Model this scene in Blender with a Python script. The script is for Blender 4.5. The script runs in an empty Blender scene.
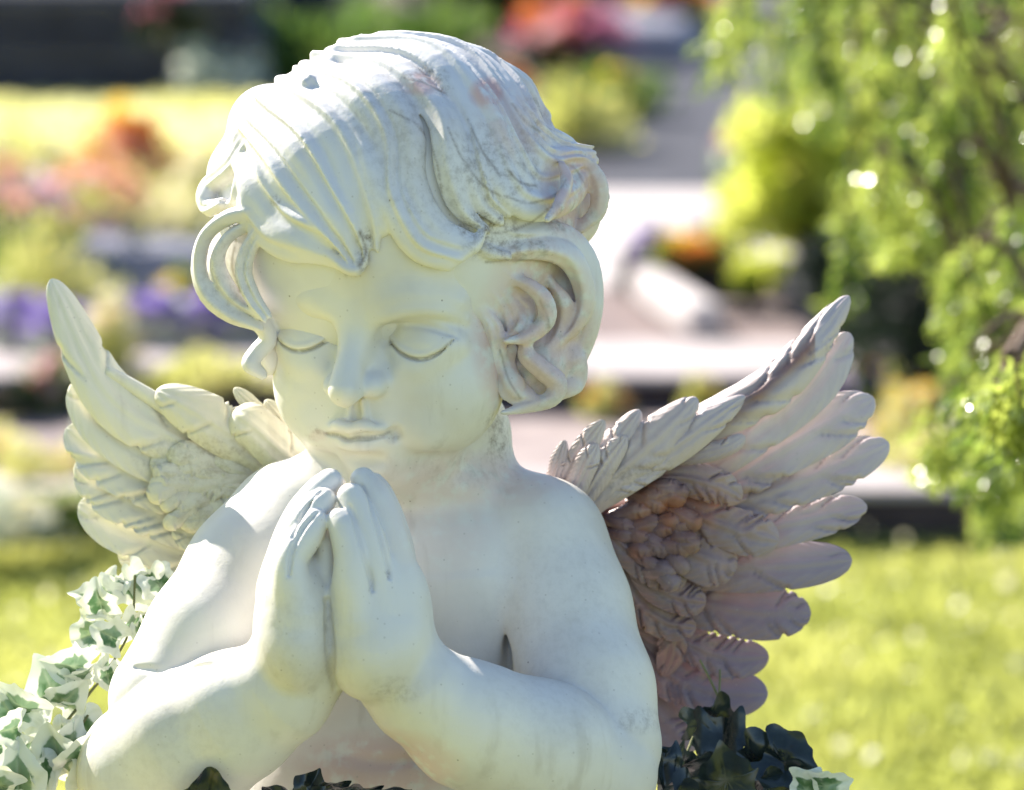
import bpy, math, random, numpy as np
from mathutils import Vector, Matrix, Euler
from concurrent.futures import ThreadPoolExecutor
F = np.float32
scene = bpy.context.scene
COL = scene.collection
U = 0.0005            # statue design unit: half a millimetre
D0 = 2.2              # camera to statue, metres
PITCH = math.radians(10)
CAM_H = 1.25

# ---------------------------------------------------------------- object helpers
def tag(o, label=None, cat=None, group=None, kind=None):
    if label: o['label'] = label
    if cat: o['category'] = cat
    if group: o['group'] = group
    if kind: o['kind'] = kind
    return o

def empty(name, loc=(0,0,0), rz=0, label=None, cat=None, group=None):
    o = bpy.data.objects.new(name, None); COL.objects.link(o)
    o.location = loc; o.rotation_euler = (0,0,rz)
    return tag(o, label, cat, group)

def link(name, me, mat=None, parent=None, smooth=True):
    if mat is not None and len(me.materials) == 0:
        me.materials.append(mat)
    if smooth:
        me.polygons.foreach_set('use_smooth', np.ones(len(me.polygons), dtype=bool))
    o = bpy.data.objects.new(name, me); COL.objects.link(o)
    if parent: o.parent = parent
    return o

def mesh_np(name, V, Q, mi=None):
    """V (n,3) Q (m,k) constant-size polygons"""
    me = bpy.data.meshes.new(name)
    V = np.ascontiguousarray(V, dtype=F); Q = np.ascontiguousarray(Q, dtype=np.int32)
    n, k = Q.shape
    me.vertices.add(len(V)); me.vertices.foreach_set('co', V.ravel())
    me.loops.add(n*k); me.loops.foreach_set('vertex_index', Q.ravel())
    me.polygons.add(n)
    me.polygons.foreach_set('loop_start', np.arange(0, n*k, k, dtype=np.int32))
    me.polygons.foreach_set('loop_total', np.full(n, k, dtype=np.int32))
    if mi is not None: me.polygons.foreach_set('material_index', np.asarray(mi, dtype=np.int32))
    me.update(calc_edges=True)
    return me

def P(px, py, Y=0.0):
    return np.array([px-512.0, Y, 395.0-py])

def catmull(pts, n):
    """pts (k,d) -> (n,d) resampled Catmull-Rom"""
    p = np.asarray(pts, float); k = len(p)
    q = np.vstack([2*p[0]-p[1], p, 2*p[-1]-p[-2]])
    t = np.linspace(0, k-1-1e-6, n); i = t.astype(int); f = (t-i)[:,None]
    a, b, c, d = q[i], q[i+1], q[i+2], q[i+3]
    return 0.5*((2*b)+(-a+c)*f+(2*a-5*b+4*c-d)*f**2+(-a+3*b-3*c+d)*f**3)

# ---------------------------------------------------------------- signed-distance sculpting
def nrm(v):
    v = np.asarray(v, float); return v/np.maximum(np.linalg.norm(v, axis=-1, keepdims=True), 1e-9)

class Ell:
    def __init__(s, c, r, R=None):
        s.c = np.asarray(c, float); s.r = np.asarray(r, float); s.R = None if R is None else np.asarray(R, float)
    def xf(s, M, t): return Ell(M@s.c+t, s.r, M if s.R is None else M@s.R)
    def box(s):
        if s.R is None: e = s.r
        else: e = np.abs(s.R)@s.r
        return s.c-e, s.c+e
    def __call__(s, X, Y, Z, bc, br):
        x = X-F(s.c[0]); y = Y-F(s.c[1]); z = Z-F(s.c[2])
        if s.R is not None:
            R = s.R.astype(F)
            x, y, z = x*R[0,0]+y*R[1,0]+z*R[2,0], x*R[0,1]+y*R[1,1]+z*R[2,1], x*R[0,2]+y*R[1,2]+z*R[2,2]
        r = s.r.astype(F)
        x = x/r[0]; y = y/r[1]; z = z/r[2]
        k0 = np.sqrt(x*x+y*y+z*z)
        k1 = np.sqrt((x/r[0])**2+(y/r[1])**2+(z/r[2])**2)
        return k0*(k0-F(1))/np.maximum(k1, F(1e-6))

class Chain:
    def __init__(s, pts, rad, n=0, k=0.0):
        s.k = k
        p = np.asarray(pts, float); r = np.broadcast_to(np.asarray(rad, float), (len(p),))
        if n:
            q = catmull(np.column_stack([p, r]), n); p = q[:,:3]; r = q[:,3]
        s.p = p; s.r = r
    def xf(s, M, t): return Chain(s.p@M.T+t, s.r, 0, s.k)
    def box(s):
        return (s.p-s.r[:,None]).min(0), (s.p+s.r[:,None]).max(0)
    def segs(s, bc, br):
        if bc is None or getattr(s, 'k', 0): return range(len(s.p)-1)
        a = s.p[:-1]; ab = s.p[1:]-a
        h = np.clip(((bc-a)*ab).sum(1)/np.maximum((ab*ab).sum(1), 1e-9), 0, 1)
        d = np.linalg.norm(bc-a-h[:,None]*ab, axis=1)-s.r[:-1]*(1-h)-s.r[1:]*h
        if getattr(s, 'near', False):
            return np.nonzero(d <= d.min()+0.9*br)[0]
        return np.nonzero(d <= d.min()+2.0*br)[0]
    def bound(s, bc):
        a = s.p[:-1]; ab = s.p[1:]-a
        h = np.clip(((bc-a)*ab).sum(1)/np.maximum((ab*ab).sum(1), 1e-9), 0, 1)
        return (np.linalg.norm(bc-a-h[:,None]*ab, axis=1)-np.maximum(s.r[:-1], s.r[1:])).min()
    def __call__(s, X, Y, Z, bc, br):
        best = None
        for i in s.segs(bc, br):
            a = s.p[i].astype(F); b = (s.p[i+1]-s.p[i]).astype(F); bb = F(max((b*b).sum(), 1e-6))
            x = X-a[0]; y = Y-a[1]; z = Z-a[2]
            h = np.clip((x*b[0]+y*b[1]+z*b[2])/bb, F(0), F(1))
            x = x-h*b[0]; y = y-h*b[1]; z = z-h*b[2]
            d = np.sqrt(x*x+y*y+z*z)-(F(s.r[i])+h*F(s.r[i+1]-s.r[i]))
            best = d if best is None else smin(best, d, s.k)
        return best

class Lock:
    """flattened swept lock of hair with carved strands along it"""
    def __init__(s, p, side, nor, a, b, m=3, amp=2.0, ph=0.0, curl=0.0):
        s.p, s.s, s.n, s.a, s.b = p, side, nor, a, b
        s.m, s.amp, s.ph, s.curl = m, amp, ph, curl
        s.r = np.maximum(a, b)
    def box(s):
        e = (s.r+s.amp+2)[:,None]
        return (s.p-e).min(0), (s.p+e).max(0)
    segs = Chain.segs; bound = Chain.bound
    def __call__(s, X, Y, Z, bc, br):
        best = None; out = None
        for i in s.segs(bc, br):
            a = s.p[i].astype(F); b = (s.p[i+1]-s.p[i]).astype(F); bb = F(max((b*b).sum(), 1e-6))
            x = X-a[0]; y = Y-a[1]; z = Z-a[2]
            h = np.clip((x*b[0]+y*b[1]+z*b[2])/bb, F(0), F(1))
            x = x-h*b[0]; y = y-h*b[1]; z = z-h*b[2]
            S0 = s.s[i].astype(F); S1 = (s.s[i+1]-s.s[i]).astype(F)
            N0 = s.n[i].astype(F); N1 = (s.n[i+1]-s.n[i]).astype(F)
            u = x*(S0[0]+h*S1[0])+y*(S0[1]+h*S1[1])+z*(S0[2]+h*S1[2])
            w = x*(N0[0]+h*N1[0])+y*(N0[1]+h*N1[1])+z*(N0[2]+h*N1[2])
            rr = x*x+y*y+z*z
            A = F(s.a[i])+h*F(s.a[i+1]-s.a[i]); B = F(s.b[i])+h*F(s.b[i+1]-s.b[i])
            w = w-F(s.curl)*u*u/A
            t2 = np.maximum(rr-u*u-w*w, F(0))
            U_ = u/A; W_ = w/B; T_ = t2/(B*B)
            k0 = np.sqrt(U_*U_+W_*W_+T_)
            k1 = np.sqrt((U_/A)**2+(W_/B)**2+T_/(B*B))
            d = k0*(k0-F(1))/np.maximum(k1, F(1e-6))
            Uc = np.clip(U_, F(-1.3), F(1.3))
            f = (Uc+F(0.16)*np.sin(F(3.1)*Uc+F(s.ph))+F(1.3))*F(s.m*0.5)+F(s.ph)
            f = f-np.floor(f)
            g = np.where(f < F(0.76), f*F(1/0.76), (F(1)-f)*F(1/0.24))
            g = g*g*(F(3)-F(2)*g)
            sc = np.minimum(F(1), B/F(9))
            d = d+F(s.amp)*sc*(F(1)-g)
            best = d if best is None else np.minimum(best, d)
        return best

def smin(a, b, k):
    if k <= 0: return np.minimum(a, b)
    h = np.maximum(F(k)-np.abs(a-b), F(0))/F(k)
    return np.minimum(a, b)-h*h*F(k*0.25)

class Sculpt:
    def __init__(s): s.ops = []
    def add(s, prim, k=0.0): s.ops.append((prim, k, 0)); return s
    def sub(s, prim, k=0.0): s.ops.append((prim, k, 1)); return s
    def prep(s):
        bx = [pr.box() for pr, k, m in s.ops]
        L = np.array([b[0] for b in bx]); H = np.array([b[1] for b in bx])
        K = np.array([k for pr, k, m in s.ops], float)
        s.K = np.array([K[((L-K[:,None] <= H[i]+K[i]) & (H+K[:,None] >= L[i]-K[i])).all(1)].max() for i in range(len(K))])
        isl = np.array([isinstance(o[0], Ell) for o in s.ops])
        e = (s.K*np.where(isl, 1.8, 1.05)+4)[:,None]
        s.lo = L-e; s.hi = H+e
    def ev(s, X, Y, Z, bc, br, pad):
        idx = np.nonzero(((s.lo-pad <= bc+br) & (s.hi+pad >= bc-br)).all(1))[0]
        d = None
        for i in idx:
            pr, k, m = s.ops[i]
            if d is not None and not isinstance(pr, Ell) and pr.bound(bc) > br*1.75+pad+s.K[i]*1.05+3: continue
            if m == 0:
                e = pr(X, Y, Z, bc, br*1.75 if pad == 0 else 1.0)
                d = e if d is None else smin(d, e, k)
            elif d is not None:
                e = pr(X, Y, Z, bc, br*1.75 if pad == 0 else 1.0)
                d = -smin(-d, e, k)
        return d
    def full(s, X, Y, Z):
        d = None
        for pr, k, m in s.ops:
            e = pr(X, Y, Z, None, 0)
            if m == 0: d = e if d is None else smin(d, e, k)
            elif d is not None: d = -smin(-d, e, k)
        return d
    def onto(s, pts, y0=-235.0, y1=40.0, lift=0.0):
        """first surface met behind the drawn points (px,py)"""
        ys = np.arange(y0, y1, 0.5); out = []
        for q in pts:
            p = P(q[0], q[1])
            d = s.full(np.full(len(ys), p[0], F), ys.astype(F), np.full(len(ys), p[2], F))
            i = np.argmax(d < 0)
            out.append((p[0], ys[i]+lift, p[2]))
        return out
    def mesh(s, vox, n=16):
        s.prep()
        adds = [i for i, o in enumerate(s.ops) if o[2] == 0]
        lo = s.lo[adds].min(0); hi = s.hi[adds].max(0)
        B = vox*n; nb = np.ceil((hi-lo)/B).astype(int)
        half = B/2; rad = half*math.sqrt(3)
        NC = nb*n+2
        def cell_id(i, j, k): return (i.astype(np.int64)*NC[1]+j)*NC[2]+k
        g = np.arange(n+1, dtype=F)*F(vox)
        gx, gy, gz = np.meshgrid(g, g, g, indexing='ij')
        blocks = [(i, j, k) for i in range(nb[0]) for j in range(nb[1]) for k in range(nb[2])]
        ctr = (lo+half+np.array(blocks)*B).astype(F)
        dc = None
        for pr, k, m in s.ops:
            e = pr(ctr[:,0], ctr[:,1], ctr[:,2], None, 0)
            if m == 0: dc = e if dc is None else smin(dc, e, k)
            elif dc is not None: dc = -smin(-dc, e, k)
        blocks = [b for b, q in zip(blocks, dc) if -rad*3.2 < q < rad*2.2]
        def one(b):
            o = lo+np.array(b)*B; bc = o+half
            ax_ = [(lo[q]+(b[q]*n+np.arange(n+1))*vox).astype(F) for q in range(3)]
            X, Y, Z = np.meshgrid(*ax_, indexing='ij')
            d = s.ev(X, Y, Z, bc, half, 0.0)
            if d is None: return None
            if d.min() > 0 or d.max() <= 0: return None
            neg = d < 0
            # cells
            corners = [(a, b2, c2) for a in (0,1) for b2 in (0,1) for c2 in (0,1)]
            sl = lambda a: slice(a, n+a)
            cnt = sum(neg[sl(a), sl(b2), sl(c2)].astype(np.int8) for a, b2, c2 in corners)
            ci, cj, ck = np.nonzero((cnt > 0) & (cnt < 8))
            acc = np.zeros((len(ci), 3), dtype=np.float64); num = np.zeros(len(ci))
            for ax in range(3):
                for u in (0,1):
                    for v in (0,1):
                        st = [0,0,0]; oth = [q for q in range(3) if q != ax]
                        st[oth[0]] = u; st[oth[1]] = v
                        en = list(st); en[ax] = 1
                        d0 = d[ci+st[0], cj+st[1], ck+st[2]]; d1 = d[ci+en[0], cj+en[1], ck+en[2]]
                        m = (d0 < 0) != (d1 < 0)
                        t = np.where(m, d0/np.where(m, d0-d1, 1), 0)
                        q = np.zeros((len(ci), 3)); q[:, oth[0]] = u; q[:, oth[1]] = v; q[:, ax] = t
                        acc += q*m[:,None]; num += m
            pos = (np.column_stack([ci, cj, ck])+acc/np.maximum(num,1)[:,None])*vox+o
            gi, gj, gk = ci+b[0]*n, cj+b[1]*n, ck+b[2]*n
            ids = cell_id(gi, gj, gk)
            quads = []
            for ax in range(3):
                en = [0,0,0]; en[ax] = 1
                A = neg[0:n, 0:n, 0:n]; Bn = neg[en[0]:n+en[0], en[1]:n+en[1], en[2]:n+en[2]]
                e = np.nonzero(A != Bn)
                if len(e[0]) == 0: continue
                flip = A[e]
                G = [e[q]+b[q]*n for q in range(3)]
                o1 = (ax+1) % 3; o2 = (ax+2) % 3
                def cid(d1_, d2_):
                    H = [g_.copy() for g_ in G]; H[o1] = H[o1]-d1_; H[o2] = H[o2]-d2_
                    return cell_id(H[0], H[1], H[2])
                q = np.column_stack([cid(1,1), cid(0,1), cid(0,0), cid(1,0)])
                q[~flip] = q[~flip][:, ::-1]
                quads.append(q)
            return pos, ids, np.vstack(quads) if quads else np.zeros((0,4), np.int64)
        res = [r for r in map(one, blocks) if r is not None]
        V = np.vstack([r[0] for r in res]); I = np.concatenate([r[1] for r in res]); Q = np.vstack([r[2] for r in res])
        order = np.argsort(I); I = I[order]; V = V[order]
        ix = np.searchsorted(I, Q); ix = np.minimum(ix, len(I)-1)
        ok = (I[ix] == Q).all(1)
        Q = ix[ok]
        return V, Q

def warp(V):
    """design units -> metres in the statue frame (the design is drawn at the focal plane)"""
    V = np.asarray(V, float).copy()
    s = 1+V[:,1:2]*U/D0
    V[:,0:1] *= s; V[:,2:3] *= s
    return V*U

def relax(V, Q, mask, it):
    """umbrella smoothing of the masked vertices"""
    E = np.vstack([Q[:,[0,1]], Q[:,[1,2]], Q[:,[2,3]], Q[:,[3,0]]])
    E = np.vstack([E, E[:, ::-1]])
    sel = mask[E[:,0]] > 0
    E = E[sel]; n = len(V)
    deg = np.maximum(np.bincount(E[:,0], minlength=n), 1)
    for _ in range(it):
        A = np.column_stack([np.bincount(E[:,0], weights=V[E[:,1],k], minlength=n) for k in range(3)])/deg[:,None]
        V = np.where(mask[:,None] > 0, V+(A-V)*(0.6*mask[:,None]), V)
    return V
# ================================================================ the angel: body
def build_body_sdf():
    S = Sculpt()
    A = S.add
    yaw = math.radians(25); pit = math.radians(15); rol = math.radians(1.2)
    Rz = np.array([[math.cos(yaw), math.sin(yaw), 0], [-math.sin(yaw), math.cos(yaw), 0], [0,0,1]])
    # forward (0,-1,0) must go to (-sin, -cos, 0): screen x of a point = x cos + y sin
    Rx = np.array([[1,0,0],[0,math.cos(pit),-math.sin(pit)],[0,math.sin(pit),math.cos(pit)]])
    Ry = np.array([[math.cos(rol),0,math.sin(rol)],[0,1,0],[-math.sin(rol),0,math.cos(rol)]])
    R = Ry@Rz@Rx
    C = P(405, 307, 0)
    H = lambda pr: pr.xf(R, C)
    def both(f):
        for sx in (-1, 1): f(sx)
    # --- torso
    A(Ell(P(425,700,75), (150,92,190)))
    A(Ell(P(398,810,60), (165,95,150)), 40)
    A(Ell(P(448,590,20), (92,60,84)), 45)          # right breast
    A(Ell(P(345,590,0), (90,60,84)), 45)           # left breast
    A(Chain([P(438,440,60), P(434,500,60), P(436,560,70)], [74,78,105], 16), 34)   # neck
    A(Ell(P(425,486,6), (62,40,20)), 26)           # roll of the neck
    A(Ell(P(508,515,55), (56,45,42)), 36)          # trapezius
    A(Ell(P(335,505,40), (60,45,50)), 40)
    A(Ell(P(362,486,35), (58,46,40)), 34)
    # --- upper arms
    A(Chain([P(538,546,45), P(560,610,20), P(586,690,-25), P(596,745,-50)], [71,70,67,66], 0, 14), 15)
    A(Chain([P(300,538,30), P(262,580,0), P(215,640,-35), P(170,700,-50)], [80,78,70,62], 0, 14), 15)
    # armpit folds
    # --- forearms
    A(Chain([P(588,772,-62), P(540,752,-105), P(468,724,-140), P(418,692,-165), P(396,674,-170)],
            [70,71,63,50,44], 0, 12), 3)
    A(Chain([P(150,772,-60), P(190,742,-95), P(235,716,-125), P(280,690,-152), P(303,668,-165)],
            [74,73,65,53,46], 0, 12), 3)
    # crease at the right elbow
    # --- hands: praying palms, little fingers towards the viewer
    # right-hand side
    A(Ell(P(372,652,-198), (46,44,50)), 9)
    A(Ell(P(398,630,-178), (36,44,58)), 24)
    A(Ell(P(362,612,-202), (31,28,46)), 22)
    A(Ell(P(388,590,-180), (36,36,42)), 20)
    A(Chain([P(357,618,-216), P(352,585,-221)], [22.7,18.4]), 10)
    A(Chain([P(381,606,-205), P(374,570,-208)], [21.5,17.9]), 10)
    A(Chain([P(400,598,-186), P(394,560,-188)], [21.5,18.4]), 10)
    A(Chain([P(399,590,-160), P(395,550,-162)], [20.5,17.9]), 10)
    A(Chain([P(385,610,-140), P(370,570,-132)], [24.9,19.1]), 10)
    A(Chain([P(357,618,-216), P(352,585,-221), P(351,556,-219), P(344,530,-214), P(339,521,-211)],
            [22.7,19.8,17.6,15.3,13.0], 28), 2)                                              # little finger
    A(Chain([P(381,606,-205), P(374,570,-208), P(368,540,-205), P(357,510,-199), P(351,497,-195)],
            [21.5,19.3,17.6,15.9,14.2], 28), 2)                                                   # ring
    A(Chain([P(400,598,-186), P(394,560,-188), P(386,525,-184), P(374,495,-178), P(363,480,-173)],
            [21.5,19.8,18.1,15.9,13.0], 28), 2)                                                   # middle
    A(Chain([P(399,590,-160), P(395,550,-162), P(388,520,-160), P(379,495,-156), P(373,484,-152)],
            [20.5,19.3,17.1,14.7,11.9], 28), 2)                                                     # forefinger
    A(Chain([P(385,610,-140), P(370,570,-132), P(355,540,-130)], [24.9,20.5,14.7], 20), 6)        # thumb behind
    # left-hand side
    A(Ell(P(296,644,-196), (37,44,50)), 9)
    A(Ell(P(280,620,-172), (26,44,56)), 20)
    A(Ell(P(297,600,-200), (30,28,42)), 20)
    A(Ell(P(290,575,-178), (24,36,36)), 18)
    A(Chain([P(297,612,-214), P(291,584,-219)], [23.9,19.1]), 10)
    A(Chain([P(285,596,-200), P(287,560,-203)], [20.5,17.5]), 10)
    A(Chain([P(281,590,-180), P(288,548,-183)], [20.5,17.5]), 10)
    A(Chain([P(280,586,-160), P(292,540,-160)], [20.5,16.8]), 10)
    A(Chain([P(300,610,-140), P(318,570,-132)], [24.9,19.1]), 10)
    A(Chain([P(297,612,-214), P(291,584,-219), P(291,560,-219), P(305,538,-214), P(315,522,-209)],
            [23.9,20.5,17.6,16.4,13.6], 28), 2)
    A(Chain([P(285,596,-200), P(287,560,-203), P(298,530,-200), P(314,510,-196), P(324,500,-192)],
            [20.5,18.8,17.1,15.3,12.5], 28), 2)
    A(Chain([P(281,590,-180), P(288,548,-183), P(301,516,-180), P(318,494,-176), P(330,482,-172)],
            [20.5,18.8,17.1,15.9,13.6], 28), 2)
    A(Chain([P(280,586,-160), P(292,540,-160), P(310,505,-158), P(334,486,-154)], [20.5,18.1,15.9,12.5], 24), 2)
    A(Chain([P(300,610,-140), P(318,570,-132), P(338,542,-130)], [24.9,20.5,14.7], 20), 6)
    # nails
    A(Ell(P(326,566,-188), (13,20,40)), 8)
    # finger clefts
    def groove(pts, r, k=3.0, lift=1.2):
        q = S.onto(pts, -300.0, 60.0, lift)
        S.sub(Chain(q, [r*0.45]+[r]*(len(q)-2)+[r*0.6], 20), k)
    q = np.array(S.onto([(136,668),(150,669),(175,669),(200,667),(222,661)], -300.0, 60.0, 0.0))
    cf = np.polyfit(q[:,0], q[:,1], 1)
    S.sub(Chain([(x, cf[0]*x+cf[1], z) for x, y, z in q], [0.8,2.2,2.8,2.4,0.8], 20), 6)
    groove([(350,506),(357,530),(364,556),(370,578),(372,590)], 3.3)
    groove([(362,486),(373,514),(382,545),(388,568),(389,578)], 3.1)
    groove([(317,513),(301,532),(292,552),(289,575)], 2.4)
    groove([(322,491),(304,514),(292,538)], 2.0)
    groove([(327,602),(329,630),(332,660),(336,688)], 4.0, 6.0)
    q = S.onto([(499,658)], -300.0, 60.0, 5.0)[0]
    S.sub(Ell((q[0]+10, q[1]+2, q[2]), (5,13,40)), 14)
    # nipple-less chest, small moulded belly fold
    S.sub(Chain([P(330,752,-28), P(380,762,-32), P(440,756,-28)], [1,3,1], 8), 12)

    # --- head (local: x across, y back, z up, origin between the eyes)
    A(H(Ell((0,26,106), (134,146,150))), 18)
    A(H(Ell((0,-22,-20), (118,107,124))), 30)
    A(H(Ell((0,-60,66), (94,62,74))), 40)              # forehead
    both(lambda q: A(H(Ell((q*64,-60,-70), (54,51,58))), 34))   # cheeks
    A(H(Ell((0,-92,-138), (28,27,24))), 26)            # chin
    A(H(Ell((0,-48,-144), (58,50,30))), 26)            # double chin
    A(H(Ell((-3,-104,-96), (42,27,35))), 28)            # muzzle
    # sockets
    both(lambda q: S.sub(H(Ell((q*58,-139,1), (38,31,20))), 15))
    both(lambda q: S.sub(H(Ell((q*33,-142,-8), (16,43,29))), 14))
    # brow ridge
    both(lambda q: A(H(Chain([(q*18,-112,27), (q*40,-115,37), (q*66,-106,39), (q*96,-80,27)], [4,6,6,3], 20)), 26))
    # eyelids
    both(lambda q: A(H(Ell((q*63,-89,-11), (38,27,22))), 11))
    both(lambda q: A(H(Chain([(q*34,-106,-20),(q*48,-110,-30),(q*63,-110,-33),(q*80,-102,-28),(q*96,-86,-16)], [4,5,5,5,4], 24)), 16))
    # crisp brow edges
    for br in (((368,334),(377,321),(394,313),(416,309),(442,311),(464,319)),):
        q = S.onto(br)
        A(Chain([(x, y+2.6, z) for x, y, z in q], [2.5]+[5.0]*(len(q)-2)+[2.5], 22), 9)
    # closed lid slits and upper lid folds, drawn on the surface
    for fold, slit in ((((281,322),(292,320),(304,321),(320,327),(331,338)), ((277,337),(284,346),(297,351),(311,349),(323,343),(332,338))),
                       (((389,331),(400,325),(424,326),(446,332),(456,336)), ((391,342),(400,352),(412,358),(424,359),(438,353),(453,340)))):
        f = S.onto(fold); g = S.onto(slit)
        up = S.onto([(a, c-5) for a, c in slit])
        A(Chain([(x, y+0.6, z) for x, y, z in up], [0.8]+[1.6]*(len(up)-2)+[0.8], 24), 5)
        S.sub(Chain(f, [1.0]+[2.6]*(len(f)-2)+[1.0], 24), 5)
        S.sub(Chain([(x, y+1.4, z) for x, y, z in g], [1.0]+[2.2]*(len(g)-2)+[1.2], 30), 1.0)
    both(lambda q: S.sub(H(Ell((q*27,-112,-6), (4,8,4.5))), 5))
    # nose
    A(H(Chain([(0,-109,28),(0,-118,8),(0,-132,-14),(0,-147,-36),(0,-153,-46)], [15,13,13.5,16.5,18], 24)), 14)
    both(lambda q: A(H(Ell((q*20,-130,-47), (14,17,12.5))), 8))
    both(lambda q: S.sub(H(Ell((q*12,-148,-62), (8.5,11,6.5))), 3))
    # lips
    S.sub(H(Chain([(-2,-141,-67),(-4,-141,-80)], [4.5,6.5])), 6)                                      # philtrum
    both(lambda q: A(H(Chain([(q*7,-131,-64),(q*9,-133,-80)], [2.5,3])), 6))
    both(lambda q: A(H(Chain([(q*4-4,-142,-88),(q*14-4,-140,-86),(q*23-4,-133,-90),(q*35-4,-118,-94)], [5.6,6.2,4.2,1.6], 20)), 6))
    A(H(Ell((-4,-135,-91), (6,6.5,6))), 5)
    A(H(Chain([(-23,-121,-105),(-13,-129,-108),(-4,-131,-109),(5,-129,-108),(15,-121,-105)], [4,7.4,8.2,7.4,4], 24)), 12)
    ml = S.onto([(318,431),(328,434),(338,435),(346,438.5),(351,439),(357,437.5),(368,438),(380,436),(389,432)])
    S.sub(Chain([(x, y+1.2, z) for x, y, z in ml], [2.8,2.6,2.6,3.0,3.0,3.0,2.6,2.6,2.8], 32), 2.0)
    for q in S.onto([(311,432),(396,434)]):
        S.sub(Ell(np.array(q), (6.5,10,6.5)), 8)                       # dimples at the mouth corners
    both(lambda q: A(H(Ell((q*58,-98,-98), (16,16,20))), 20))                                     # beside the mouth
    S.sub(H(Ell((-4,-127,-126), (26,13,7))), 12)                                                  # under the lip
    # ears, mostly under the curls
    both(lambda q: A(H(Chain([(q*134,25,30),(q*141,32,8),(q*135,30,-14),(q*127,22,-26)], [12,15,12,9], 14)), 6))
    both(lambda q: S.sub(H(Ell((q*147,18,6), (9,9,17))), 5))
    return S, R, C

def body_mesh_data(vox):
    S, R, C = build_body_sdf()
    V, Q = S.mesh(vox, 20)
    return V, Q

# ================================================================ the angel: hair
HC = P(398, 222, 14); HR = np.array([184., 154., 175.])
def guide(pts, lift=0.0):
    """drop drawn (px,py[,dy]) nodes on the front of the hair guide ellipsoid"""
    out = []; nor = []
    for q in pts:
        x, z = P(q[0], q[1])[0]-HC[0], P(q[0], q[1])[2]-HC[2]
        e = math.sqrt((x/HR[0])**2+(z/HR[2])**2)
        ec = min(e, 0.985)
        if e > 0.985 and z > 90:
            x *= 0.985/e; z *= 0.985/e; e = 0.985
        y = -HR[1]*math.sqrt(1-ec*ec)
        p = np.array([HC[0]+x, HC[1]+y, HC[2]+z])
        xx, zz = (x*ec/e, z*ec/e) if e > 1e-6 else (x, z)
        n = nrm(np.array([xx/HR[0]**2, y/HR[1]**2, zz/HR[2]**2]))
        p = p+n*lift+np.array([0, q[2] if len(q) > 2 else 0, 0])
        out.append(p); nor.append(n)
    return np.array(out), np.array(nor)

LN = [0]
def lock(pts, hw, th=None, m=2, amp=5.2, lift=0.0, ph=0.0, curl=0.12, n=24, taper=(0.9,1,1,0.35), free=None, nrmls=None, twist=0.0):
    if free is None: p, nn = guide(pts, lift)
    else:
        p = np.array([P(*q) for q in pts]); nn = np.tile(np.asarray(nrmls if nrmls is not None else (0,-1,0.15), float), (len(p),1))
    q = catmull(np.column_stack([p, nn]), n)
    p = q[:,:3]; nn = nrm(q[:,3:6])
    LN[0] += 1; rg = random.Random(LN[0]*13)
    u = np.linspace(0, 1, n)
    if hw > 13:      # big locks swell and sink along their length
        p = p+nn*(3.4*np.sin(u*rg.uniform(7, 12)+rg.uniform(0, 6)))[:,None]*np.sin(u*math.pi)[:,None]
        amp = amp*rg.uniform(0.75, 1.5); hw = hw*(1+0.13*np.sin(u*rg.uniform(5, 9)+rg.uniform(0, 6)))
        if rg.random() < 0.45: m = 1; amp = amp*1.25
    t = nrm(np.gradient(p, axis=0))
    nn = nrm(nn-(nn*t).sum(1, keepdims=True)*t)
    s = np.cross(t, nn)
    if twist:
        a = np.linspace(0, twist, n)[:,None]
        nn, s = nn*np.cos(a)+s*np.sin(a), s*np.cos(a)-nn*np.sin(a)
    w = np.interp(np.linspace(0,1,n), np.linspace(0,1,len(taper)), taper)
    a = hw*w; b = (th if th else hw*0.55)*np.maximum(w, 0.5)
    return Lock(p, s, nn, a, b, m, amp, ph, curl)

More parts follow.
